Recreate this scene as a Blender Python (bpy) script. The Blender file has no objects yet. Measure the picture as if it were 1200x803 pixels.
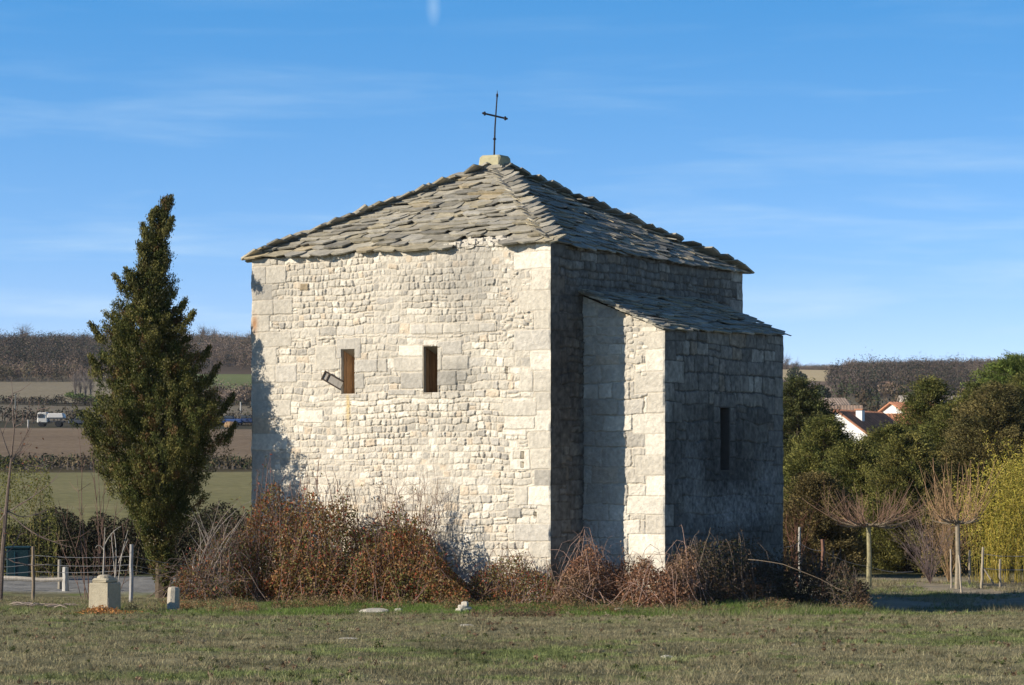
import bpy, math, numpy as np
from mathutils import Vector
PI = math.pi
RNG = np.random.default_rng(7)
scene = bpy.context.scene
COL = scene.collection

# ---------------------------------------------------------------- camera, sky, sun, exposure
F = 3012.0; HZ = 565.0; EYE = 2.3
SUN_AZ = math.atan2(0.617, 1.627)          # horizontal heading in which light travels
SUN_EL = math.radians(23.3)
cd = bpy.data.cameras.new('camera'); cam = bpy.data.objects.new('camera', cd); COL.objects.link(cam)
cam.location = (0, 0, EYE); cam.rotation_euler = (PI/2, 0, 0)
cd.sensor_width = 36; cd.lens = 36*F/1200; cd.shift_y = (HZ-401.5)/1200
cd.clip_start = 0.5; cd.clip_end = 20000
scene.camera = cam
scene.view_settings.view_transform = 'Standard'; scene.view_settings.look = 'None'
scene.view_settings.exposure = 0.42; scene.view_settings.gamma = 1.0

sd = bpy.data.lights.new('sun', 'SUN'); sun = bpy.data.objects.new('sun', sd); COL.objects.link(sun)
ldir = Vector((math.cos(SUN_AZ)*math.cos(SUN_EL), math.sin(SUN_AZ)*math.cos(SUN_EL), -math.sin(SUN_EL)))
sun.rotation_euler = ldir.to_track_quat('-Z', 'Y').to_euler()
sd.energy = 5.0; sd.angle = math.radians(0.53); sd.color = (1.0, 0.895, 0.74)

world = bpy.data.worlds.new('World'); scene.world = world; world.use_nodes = True
wn = world.node_tree; wn.nodes.clear()
def N(nt, t, **kw):
    n = nt.nodes.new(t)
    for k, v in kw.items():
        if k.startswith('i_'): n.inputs[int(k[2:])].default_value = v
        else: setattr(n, k, v)
    return n
tc = N(wn, 'ShaderNodeTexCoord')
vm = N(wn, 'ShaderNodeVectorMath', operation='MULTIPLY_ADD'); vm.inputs[1].default_value = (1, 1, 2.6); vm.inputs[2].default_value = (0, 0, 0.075)
wn.links.new(tc.outputs['Generated'], vm.inputs[0])
sky = N(wn, 'ShaderNodeTexSky', sky_type='NISHITA'); sky.sun_disc = False
sky.sun_elevation = SUN_EL
sky.sun_rotation = math.atan2(-math.cos(SUN_AZ), -math.sin(SUN_AZ))   # clockwise from +Y
sky.air_density = 1.0; sky.dust_density = 0.15; sky.ozone_density = 2.6; sky.altitude = 600
wn.links.new(vm.outputs[0], sky.inputs[0])
# thin streaks of high cloud
def cloud(scale, vec, lo, hi, rough=0.55, seed=0.0, dist=0.4):
    m = N(wn, 'ShaderNodeMapping'); m.inputs['Scale'].default_value = vec; m.inputs['Location'].default_value = (seed, seed*1.7, seed*.3)
    m.inputs['Rotation'].default_value = (0, 0.035, 0)
    wn.links.new(tc.outputs['Generated'], m.inputs[0])
    n = N(wn, 'ShaderNodeTexNoise'); n.inputs['Scale'].default_value = scale; n.inputs['Detail'].default_value = 7; n.inputs['Roughness'].default_value = rough
    n.inputs['Distortion'].default_value = dist
    wn.links.new(m.outputs[0], n.inputs['Vector'])
    r = N(wn, 'ShaderNodeMapRange'); r.inputs['From Min'].default_value = lo; r.inputs['From Max'].default_value = hi
    wn.links.new(n.outputs['Fac'], r.inputs['Value'])
    return r.outputs[0]
c1 = cloud(6.0, (1, 1, 11), 0.47, 0.86, seed=1.3)
c2 = cloud(26.0, (1, 1, 8), 0.40, 0.85, seed=4.1)
sep = N(wn, 'ShaderNodeSeparateXYZ'); wn.links.new(tc.outputs['Generated'], sep.inputs[0])
el = N(wn, 'ShaderNodeMapRange'); el.inputs['From Min'].default_value = 0.04; el.inputs['From Max'].default_value = 0.17
el.inputs['To Min'].default_value = 0.75; el.inputs['To Max'].default_value = 0.12
wn.links.new(sep.outputs['Z'], el.inputs['Value'])
mm = N(wn, 'ShaderNodeMath', operation='MULTIPLY'); wn.links.new(c1, mm.inputs[0]); wn.links.new(c2, mm.inputs[1])
ma = N(wn, 'ShaderNodeMath', operation='MULTIPLY_ADD'); wn.links.new(mm.outputs[0], ma.inputs[0]); ma.inputs[1].default_value = 1.2
c1b = N(wn, 'ShaderNodeMath', operation='MULTIPLY'); wn.links.new(c1, c1b.inputs[0]); c1b.inputs[1].default_value = 0.75
wn.links.new(c1b.outputs[0], ma.inputs[2])
mc = N(wn, 'ShaderNodeMath', operation='MULTIPLY'); mc.use_clamp = True; wn.links.new(ma.outputs[0], mc.inputs[0]); wn.links.new(el.outputs[0], mc.inputs[1])
mixc = N(wn, 'ShaderNodeMix', data_type='RGBA'); wn.links.new(mc.outputs[0], mixc.inputs['Factor'])
tint = N(wn, 'ShaderNodeMix', data_type='RGBA', blend_type='MULTIPLY'); tint.inputs['Factor'].default_value = 1.0
tr_ = N(wn, 'ShaderNodeValToRGB'); tr_.color_ramp.elements[0].position = 0.03; tr_.color_ramp.elements[0].color = (1.75, 1.36, 1.2, 1)
tr_.color_ramp.elements[1].position = 0.19; tr_.color_ramp.elements[1].color = (0.58, 1.42, 1.70, 1)
e_ = tr_.color_ramp.elements.new(0.09); e_.color = (1.15, 1.38, 1.44, 1)
e_ = tr_.color_ramp.elements.new(0.30); e_.color = (.42, .95, 1.2, 1)
e_ = tr_.color_ramp.elements.new(0.60); e_.color = (.34, .52, .66, 1)
sp0 = N(wn, 'ShaderNodeSeparateXYZ'); wn.links.new(tc.outputs['Generated'], sp0.inputs[0]); wn.links.new(sp0.outputs['Z'], tr_.inputs[0]); wn.links.new(tr_.outputs[0], tint.inputs['B'])
wn.links.new(sky.outputs[0], tint.inputs['A'])
wn.links.new(tint.outputs['Result'], mixc.inputs['A'])
mixc.inputs['B'].default_value = (3.6, 4.7, 5.6, 1)
wd = Vector(((508-600)/F, 1, (HZ-8)/F)).normalized()
ws = N(wn, 'ShaderNodeVectorMath', operation='SUBTRACT'); wn.links.new(tc.outputs['Generated'], ws.inputs[0]); ws.inputs[1].default_value = wd
wr_ = N(wn, 'ShaderNodeMapping'); wr_.inputs['Rotation'].default_value = (0, -0.3, 0); wr_.inputs['Scale'].default_value = (1/.0034, .0, 1/.0085); wr_.vector_type = 'POINT'; wn.links.new(ws.outputs[0], wr_.inputs[0])
wl = N(wn, 'ShaderNodeVectorMath', operation='LENGTH'); wn.links.new(wr_.outputs[0], wl.inputs[0])
wm = N(wn, 'ShaderNodeMapRange'); wm.inputs['From Min'].default_value = 1.0; wm.inputs['From Max'].default_value = .1; wm.inputs['To Max'].default_value = .26; wn.links.new(wl.outputs['Value'], wm.inputs['Value'])
wx_ = N(wn, 'ShaderNodeMath', operation='MAXIMUM'); wn.links.new(mc.outputs[0], wx_.inputs[0]); wn.links.new(wm.outputs[0], wx_.inputs[1]); wn.links.new(wx_.outputs[0], mixc.inputs['Factor'])
bg = N(wn, 'ShaderNodeBackground'); bg.inputs['Strength'].default_value = 0.14
wo = N(wn, 'ShaderNodeOutputWorld')
wn.links.new(mixc.outputs['Result'], bg.inputs['Color']); wn.links.new(bg.outputs[0], wo.inputs[0])

# ---------------------------------------------------------------- helpers
def W(px, d): return (px-600.0)/F*d
def Zp(py, d): return EYE + (HZ-py)/F*d
def P(px, py, d): return np.array([W(px, d), d, Zp(py, d)])

def hash2(ix, iy, seed):
    with np.errstate(over='ignore'):
        h = (ix.astype(np.int64)*374761393 + iy.astype(np.int64)*668265263 + seed*1442695041) & 0xffffffff
        h = ((h ^ (h >> 13))*1274126177) & 0xffffffff
        h = (h ^ (h >> 16)) & 0xffffffff
    return h/4294967295.0
def vn(x, y, s, seed=0):
    x = np.asarray(x, float)/s; y = np.asarray(y, float)/s
    x, y = np.broadcast_arrays(x, y)
    ix = np.floor(x); iy = np.floor(y); fx = x-ix; fy = y-iy
    fx = fx*fx*(3-2*fx); fy = fy*fy*(3-2*fy); ix = ix.astype(np.int64); iy = iy.astype(np.int64)
    a = hash2(ix, iy, seed); b = hash2(ix+1, iy, seed); c = hash2(ix, iy+1, seed); d = hash2(ix+1, iy+1, seed)
    return (a*(1-fx)+b*fx)*(1-fy) + (c*(1-fx)+d*fx)*fy
def fbm(x, y, s, seed=0, o=4):
    t = 0; a = 1; n = 0
    for i in range(o):
        t = t + a*vn(x, y, s/2**i, seed+i*17); n += a; a *= .55
    return t/n
def sst(a, b, x):
    t = np.clip((x-a)/(b-a), 0, 1); return t*t*(3-2*t)

def build(name, V, Fc, mat, parent=None, cols=None, smooth=False):
    """V (n,3); Fc list of (m,k) face arrays; cols (n,3) point colours"""
    if not isinstance(Fc, (list, tuple)): Fc = [Fc]
    V = np.asarray(V, np.float32)
    me = bpy.data.meshes.new(name)
    me.vertices.add(len(V)); me.vertices.foreach_set('co', V.ravel())
    nl = sum(f.size for f in Fc); nf = sum(len(f) for f in Fc)
    me.loops.add(nl); me.loops.foreach_set('vertex_index', np.concatenate([f.ravel() for f in Fc]).astype(np.int32))
    me.polygons.add(nf)
    tot = np.concatenate([np.full(len(f), f.shape[1]) for f in Fc]).astype(np.int32)
    st = np.concatenate([[0], np.cumsum(tot)[:-1]]).astype(np.int32)
    me.polygons.foreach_set('loop_start', st); me.polygons.foreach_set('loop_total', tot)
    me.polygons.foreach_set('use_smooth', np.full(nf, smooth, bool))
    me.update(calc_edges=True)
    if cols is not None:
        a = me.color_attributes.new('Col', 'FLOAT_COLOR', 'POINT')
        c = np.ones((len(V), 4), np.float32); c[:, :3] = cols
        a.data.foreach_set('color', c.ravel())
    if mat: me.materials.append(mat)
    o = bpy.data.objects.new(name, me); COL.objects.link(o)
    if parent is not None:
        o.parent = parent
        o.matrix_parent_inverse = parent.matrix_world.inverted()
    return o
def tag(o, label=None, cat=None, group=None, kind=None):
    if label: o['label'] = label
    if cat: o['category'] = cat
    if group: o['group'] = group
    if kind: o['kind'] = kind
    return o
def thing(name, loc, label, cat, group=None):
    o = bpy.data.objects.new(name, None); COL.objects.link(o); o.location = loc; o.empty_display_size = .2
    bpy.context.view_layer.update()
    return tag(o, label, cat, group)
def build_world(name, V, Fc, mat, parent, cols=None, smooth=False):
    """parts with world coordinates under a located empty"""
    o = build(name, np.asarray(V)-np.array(parent_loc(parent)), Fc, mat, None, cols, smooth)
    o.parent = parent
    return o
def parent_loc(p):
    l = Vector((0, 0, 0))
    while p is not None: l += p.location; p = p.parent
    return (l.x, l.y, l.z)

class Acc:
    def __init__(s): s.v = []; s.f = {}; s.c = []; s.n = 0
    def add(s, v, fs, c):
        v = np.asarray(v, float).reshape(-1, 3)
        if not isinstance(fs, (list, tuple)): fs = [fs]
        for f in fs:
            f = np.asarray(f); s.f.setdefault(f.shape[1], []).append(f+s.n)
        c = np.asarray(c, float)
        if c.ndim == 1: c = np.tile(c, (len(v), 1))
        s.v.append(v); s.c.append(c); s.n += len(v)
    def make(s, name, mat, parent=None, smooth=False):
        V = np.concatenate(s.v); Fc = [np.concatenate(x) for x in s.f.values()]; c = np.concatenate(s.c)
        if parent is None: return build(name, V, Fc, mat, None, c, smooth)
        return build_world(name, V, Fc, mat, parent, c, smooth)
def norm(a): return a/np.maximum(np.linalg.norm(a, axis=-1, keepdims=True), 1e-9)
def rdir(n, rng=RNG): return norm(rng.normal(size=(n, 3)))
def leaves(acc, C, A, B, cols):
    """diamond leaves: centres C, half axis A, half width B"""
    n = len(C)
    V = np.stack([C-A, C+B-A*.1, C+A, C-B-A*.1], 1).reshape(-1, 3)
    f = np.arange(4*n).reshape(n, 4)
    acc.add(V, f, np.repeat(cols, 4, 0))
def blades(acc, Bs, T, S, cols):
    n = len(Bs)
    V = np.stack([Bs-S, Bs+S, T], 1).reshape(-1, 3)
    acc.add(V, np.arange(3*n).reshape(n, 3), np.repeat(cols, 3, 0))
def tube(acc, pts, rad, col, k=5):
    pts = np.asarray(pts, float); n = len(pts); rad = np.broadcast_to(rad, (n,))
    t = norm(np.gradient(pts, axis=0)); up = np.array([0, 0, 1.0]) if abs(t[0][2]) < .9 else np.array([1.0, 0, 0])
    a = norm(np.cross(t, up)); b = np.cross(t, a)
    an = np.arange(k)/k*2*PI
    V = pts[:, None]+rad[:, None, None]*(np.cos(an)[None, :, None]*a[:, None]+np.sin(an)[None, :, None]*b[:, None])
    f = []
    i = np.arange(n-1)[:, None]*k; j = np.arange(k)[None]; j2 = (j+1) % k
    f = np.stack([i+j, i+j2, i+k+j2, i+k+j], -1).reshape(-1, 4)
    acc.add(V.reshape(-1, 3), [f, np.arange(k)[::-1][None], (np.arange(k)+(n-1)*k)[None]], col)
def box(acc, c, s, col, ang=0.0, jit=0.0, rng=RNG, taper=0.0, bev=0.0):
    """chamfered box, centre c, size s"""
    x, y, z = np.array(s)/2; b = bev
    if b <= 0:
        V = np.array([[sx*x*(1-(taper if sz > 0 else 0)), sy*y*(1-(taper if sz > 0 else 0)), sz*z] for sz in (-1, 1) for sy in (-1, 1) for sx in (-1, 1)], float)
        f = np.array([[0, 2, 3, 1], [4, 5, 7, 6], [0, 1, 5, 4], [2, 6, 7, 3], [0, 4, 6, 2], [1, 3, 7, 5]])
    else:
        ring = lambda X, Y, B: [[X-B, -Y], [X, -Y+B], [X, Y-B], [X-B, Y], [-X+B, Y], [-X, Y-B], [-X, -Y+B], [-X+B, -Y]]
        rs = [(x-b, y-b, -z, b*.6), (x, y, -z+b, b), (x*(1-taper), y*(1-taper), z-b, b), (x*(1-taper)-b, y*(1-taper)-b, z, b*.6)]
        V = np.array([[*p, r[2]] for r in rs for p in ring(r[0], r[1], r[3])], float)
        q = []
        for k in range(3):
            for i in range(8): q.append([k*8+i, k*8+(i+1) % 8, k*8+8+(i+1) % 8, k*8+8+i])
        f = [np.array(q), np.array([[7, 6, 5, 4, 3, 2, 1, 0], [24, 25, 26, 27, 28, 29, 30, 31]])]
    if jit: V = V+rng.normal(size=V.shape)*jit
    ca, sa = math.cos(ang), math.sin(ang)
    V = np.stack([V[:, 0]*ca-V[:, 1]*sa, V[:, 0]*sa+V[:, 1]*ca, V[:, 2]], 1)+np.array(c)
    acc.add(V, f, col)

def mat(name, rough=.85, nscale=8, nlo=.75, nhi=1.25, bump=0.0, bscale=40, trans=0.0, color=None, metal=0.0, nscale2=None, spec=.25, stretch=None, lichen=None):
    m = bpy.data.materials.new(name); m.use_nodes = True; nt = m.node_tree; nt.nodes.clear()
    out = N(nt, 'ShaderNodeOutputMaterial'); p = N(nt, 'ShaderNodeBsdfPrincipled')
    p.inputs['Roughness'].default_value = rough; p.inputs['Metallic'].default_value = metal
    p.inputs['Specular IOR Level'].default_value = spec
    if color is None:
        at = N(nt, 'ShaderNodeAttribute', attribute_name='Col'); src = at.outputs['Color']
    else:
        rg = N(nt, 'ShaderNodeRGB'); rg.outputs[0].default_value = (*color, 1); src = rg.outputs[0]
    t = N(nt, 'ShaderNodeTexCoord'); vec = t.outputs['Object']
    if stretch:
        mp = N(nt, 'ShaderNodeMapping'); mp.inputs['Scale'].default_value = stretch; nt.links.new(vec, mp.inputs[0]); vec = mp.outputs[0]
    def nz(sc, lo, hi, src, det=6):
        n = N(nt, 'ShaderNodeTexNoise'); n.inputs['Scale'].default_value = sc; n.inputs['Detail'].default_value = det; n.inputs['Roughness'].default_value = .62
        nt.links.new(vec, n.inputs['Vector'])
        r = N(nt, 'ShaderNodeMapRange'); r.inputs['From Min'].default_value = .3; r.inputs['From Max'].default_value = .7
        r.inputs['To Min'].default_value = lo; r.inputs['To Max'].default_value = hi
        nt.links.new(n.outputs['Fac'], r.inputs['Value'])
        v = N(nt, 'ShaderNodeVectorMath', operation='SCALE'); nt.links.new(src, v.inputs[0]); nt.links.new(r.outputs[0], v.inputs['Scale'])
        return v.outputs[0], n
    s, n1 = nz(nscale, nlo, nhi, src)
    if nscale2: s, _ = nz(nscale2, (nlo+1)/2, (nhi+1)/2, s)
    for (lsc, lo_, hi_, lc) in (lichen or ()):
        ln_ = N(nt, 'ShaderNodeTexNoise'); ln_.inputs['Scale'].default_value = lsc; ln_.inputs['Detail'].default_value = 8; ln_.inputs['Roughness'].default_value = .7; nt.links.new(vec, ln_.inputs['Vector'])
        lr_ = N(nt, 'ShaderNodeMapRange'); lr_.inputs['From Min'].default_value = lo_; lr_.inputs['From Max'].default_value = hi_; lr_.inputs['To Max'].default_value = .75; nt.links.new(ln_.outputs['Fac'], lr_.inputs['Value'])
        lm_ = N(nt, 'ShaderNodeMix', data_type='RGBA'); nt.links.new(lr_.outputs[0], lm_.inputs['Factor']); nt.links.new(s, lm_.inputs['A']); lm_.inputs['B'].default_value = (*lc, 1); s = lm_.outputs['Result']
    nt.links.new(s, p.inputs['Base Color'])
    if bump:
        nb = N(nt, 'ShaderNodeTexNoise'); nb.inputs['Scale'].default_value = bscale; nb.inputs['Detail'].default_value = 5
        nt.links.new(vec, nb.inputs['Vector'])
        bp = N(nt, 'ShaderNodeBump'); bp.inputs['Strength'].default_value = bump; bp.inputs['Distance'].default_value = .02
        nt.links.new(nb.outputs['Fac'], bp.inputs['Height']); nt.links.new(bp.outputs[0], p.inputs['Normal'])
    if trans:
        tr = N(nt, 'ShaderNodeBsdfTranslucent'); nt.links.new(s, tr.inputs['Color'])
        mx = N(nt, 'ShaderNodeMixShader'); mx.inputs[0].default_value = trans
        nt.links.new(p.outputs[0], mx.inputs[1]); nt.links.new(tr.outputs[0], mx.inputs[2]); nt.links.new(mx.outputs[0], out.inputs[0])
    else: nt.links.new(p.outputs[0], out.inputs[0])
    return m
M_STONE = mat('limestone', .92, 9, .86, 1.12, .6, 45, nscale2=60, spec=.12, lichen=((3.0, .62, .80, (.30, .28, .24)), (14.0, .66, .80, (.24, .22, .18))))
M_LAUZE = mat('lauze_slab', .85, 5, .7, 1.25, .5, 30, nscale2=35, spec=.2, lichen=((2.2, .60, .74, (.36, .31, .18)), (4.0, .57, .70, (.10, .10, .09)), (9.0, .60, .72, (.52, .50, .43))))
M_GROUND = mat('earth', .97, 1.2, .78, 1.25, .8, 14, nscale2=9, spec=.05)
M_GRASS = mat('grass_blade', .8, .6, .85, 1.15, trans=.25, spec=.1)
M_LEAF = mat('leaf', .7, 3, .8, 1.2, trans=.25, spec=.25)
M_CONIF = mat('conifer_spray', .75, 1.3, .75, 1.25, trans=.12, spec=.15)
M_BARK = mat('bark', .9, 12, .75, 1.25, .4, 50, spec=.1)
M_WOOD = mat('weathered_wood', .85, 6, .7, 1.3, .3, 30, stretch=(6, 6, .8), spec=.15)
M_IRON = mat('dark_iron', .55, 20, .7, 1.3, color=(.03, .03, .035), metal=.7)
M_WIRE = mat('wire', .5, 20, .9, 1.1, color=(.35, .35, .36), metal=.6)
M_FAR = mat('far_foliage', .9, .08, .8, 1.2, spec=.05)
M_HOUSE = mat('painted_render', .85, 1.5, .93, 1.05, spec=.1)
M_TILE = mat('roof_tile', .85, 2.5, .75, 1.25, spec=.1)
M_PAINT = mat('vehicle_paint', .4, 3, .95, 1.05)

# ---------------------------------------------------------------- terrain
def prof(d, pts):
    p = np.array(pts, float); return np.interp(d, p[:, 0], p[:, 1])
PL = [(0, .65), (20, .62), (50, -.24), (56, -.30), (75, -.34), (100, -2.6), (125, -2.2)] + [(d, Zp(py, d)) for d, py in
      ((150, 603), (250, 543), (262, 540), (330, 505), (400, 494), (520, 471), (650, 449), (720, 443), (800, 438), (1100, 409), (1200, 407))] + [(1500, 40), (3500, 20), (9000, -80)]
PR = [(0, .65), (20, .62), (50, -.24), (56, -.30), (75, -.30), (100, -.4), (135, -1.8), (200, -1.5), (230, 0.5)] + [(d, Zp(py, d)) for d, py in
      ((320, 520), (420, 492), (560, 474), (700, 466), (860, 455), (1000, 443), (1200, 436), (1400, 435), (1500, 436))] + [(1900, 40), (3500, 20), (9000, -80)]
def ground(x, y, detail=True):
    x = np.asarray(x, float); y = np.asarray(y, float)
    yy = np.maximum(y, 0.1); d = np.where(y > 0, yy, 0)
    az = 600 + F*x/yy; az = np.where(y > 0, az, 600)
    t = sst(330, 870, az)
    z = prof(d, PL)*(1-t)+prof(d, PR)*t
    z = z - sst(4.3, 8.5, x)*(.36*sst(48, 57, y)+.18*sst(57, 76, y))*(1-sst(95, 150, y))
    far = sst(90, 300, d)
    z = z + far*(fbm(x, y, 160, 3, 3)-.5)*np.minimum(d, 1200)*.009
    near = 1-far
    z = z + near*(fbm(x+50, y, 7, 5, 3)-.5)*.16*sst(5, 20, np.hypot(x, y))
    if detail: z = z + near*(fbm(x, y, .7, 9, 4)-.5)*.11
    # slight bank of weeds up against the walls
    return z
def gz(x, y): return float(ground(np.array([x]), np.array([y]))[0])

rad = np.concatenate([np.linspace(1, 20, 20), np.arange(20.4, 70, .22), np.geomspace(70, 150, 60), np.geomspace(152, 1500, 330), np.geomspace(1560, 9000, 14)])
az = np.concatenate([np.linspace(-180, -20, 40, endpoint=False), np.linspace(-20, -13.5, 20, endpoint=False), np.linspace(-13.5, 13.5, 520), np.linspace(14, 20, 20, endpoint=False), np.linspace(20, 180, 40)])
RR, AA = np.meshgrid(rad, np.radians(az), indexing='ij')
GX = RR*np.sin(AA); GY = RR*np.cos(AA)
GZ = ground(GX, GY)
# colours
n1 = fbm(GX, GY, 3.0, 11); n2 = fbm(GX, GY, .5, 12); n3 = fbm(GX, GY, 9.0, 13)
def mix(a, b, t): t = np.asarray(t)[..., None]; return np.array(a)*(1-t)+np.array(b)*t
def meadow_col(x, y):
    a = fbm(x, y, 3.0, 11); b = fbm(x, y, .6, 12); c = fbm(x, y, 9.0, 13)
    col = mix((.135, .128, .072), (.235, .212, .125), sst(.3, .7, b))
    g = sst(.50, .66, a*.45+b*.55)*.7
    # greener close to the chapel
    g = np.maximum(g, sst(45, 49, y+(c-.5)*3)*sst(-9, -5, x)*(1-sst(8, 11, x))*sst(.3, .6, b)*.8)
    return mix(1, 0, np.zeros_like(a))*0 + col*(1-g[..., None]) + np.array((.10, .14, .036))*g[..., None]
colr = meadow_col(GX, GY)
# gravel tracks left and right beyond the fence
apx = 600+F*GX/np.maximum(GY, .1)
tr = sst(60, 61.5, GY)*(1-sst(71, 73, GY))*(1-sst(230, 300, apx))
colr = mix(1, 0, np.zeros_like(tr))*0 + colr*(1-tr[..., None]) + mix((.17, .17, .165), (.25, .245, .23), n2)*tr[..., None]
tr2 = sst(60, 63, GY+(n1-.5)*3)*(1-sst(90, 96, GY))*sst(900, 960, apx)*.9
colr = colr*(1-tr2[..., None]) + mix((.25, .21, .155), (.34, .29, .22), n2)*tr2[..., None]
# far fields by elevation line as they lie over the hillside
D = GY; tL = 1-sst(330, 870, apx)
wob = (fbm(GX, GY, 60, 31, 3)-.5)
def band(lo, hi, c1, c2, soft=2, w=.09, sc=40):
    global colr
    dd = D*(1+wob*w)
    m = sst(lo-soft, lo+soft, dd)*(1-sst(hi-soft, hi+soft, dd))
    m = m*LM
    colr = colr*(1-m[..., None]) + mix(c1, c2, fbm(GX, GY*3, sc, 40+int(lo), 4))*m[..., None]
LM = tL
band(85, 236, (.15, .15, .065), (.23, .205, .105), sc=25)
band(236, 262, (.06, .05, .03), (.09, .075, .04), sc=8)
band(262, 345, (.15, .11, .075), (.24, .185, .125), sc=22)
band(345, 392, (.055, .055, .035), (.08, .07, .05), sc=10)
band(392, 520, (.13, .115, .085), (.23, .195, .14), sc=9)
band(520, 540, (.05, .045, .03), (.07, .06, .04), sc=12)
band(540, 640, (.21, .18, .125), (.26, .225, .155), sc=40)
band(640, 700, (.09, .08, .055), (.12, .1, .07), sc=12)
LM = tL*(1-sst(150, 260, apx))
band(700, 780, (.17, .15, .10), (.21, .19, .13), sc=40)
LM = tL*sst(190, 230, apx)
band(560, 800, (.13, .16, .06), (.17, .19, .08), sc=60)
LM = tL
band(800, 4000, (.085, .065, .05), (.11, .085, .06), sc=20)
LM = 1-tL
band(85, 300, (.07, .075, .03), (.10, .09, .045), sc=20)
band(300, 700, (.12, .11, .075), (.19, .165, .12), sc=40)
band(700, 4000, (.10, .075, .055), (.13, .095, .065), sc=20)
LM = (1-tL)*(1-sst(972, 985, apx+wob*30))
band(800, 900, (.20, .15, .11), (.26, .2, .14), sc=30)
band(770, 792, (.42, .36, .26), (.5, .42, .3), sc=20)
band(900, 1010, (.16, .12, .09), (.21, .155, .11), sc=30)
band(1010, 1180, (.42, .34, .2), (.5, .41, .25), sc=60)
nr, na = RR.shape
i = (np.arange(nr-1)[:, None]*na+np.arange(na-1)[None]).ravel()
gf = np.stack([i, i+1, i+na+1, i+na], 1)
g = build('ground', np.stack([GX, GY, GZ], -1).reshape(-1, 3), gf, M_GROUND, None, colr.reshape(-1, 3), True)
tag(g, kind='structure')

# ---------------------------------------------------------------- chapel
pL = np.array([-5.97, 59.0]); pC = np.array([.82, 54.8]); pR = np.array([5.61, 62.6]); pB = pL+pR-pC
ZT = 7.43
uF = (pC-pL)/np.linalg.norm(pC-pL); uS = (pR-pC)/np.linalg.norm(pR-pC)
ANG = math.atan2(uF[1], uF[0])
def hit(px, p0, u):
    """metres along the wall (from p0 in direction u) seen at pixel column px"""
    k = (px-600)/F
    return (k*p0[1]-p0[0])/(u[0]-k*u[1])
def uz(px, py, p0, u):
    s = hit(px, p0, u); d = p0[1]+u[1]*s
    return s, Zp(py, d)

chapel = thing('stone_chapel', (0.0, 60.5, 0.0), 'old square limestone chapel with pyramid roof of stone slabs and a lean-to apse', 'chapel')

CREAM = np.array((.565, .52, .435)); GREY = np.array((.46, .43, .375)); WARM = np.array((.59, .50, .385)); WHITE = np.array((.70, .655, .56)); MORT = np.array((.56, .505, .415))
def corner_off(z, seed): return (vn(z, 0*z, .38, seed)-.5)*.022+(vn(z, 0*z, .09, seed+1)-.5)*.012

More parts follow.
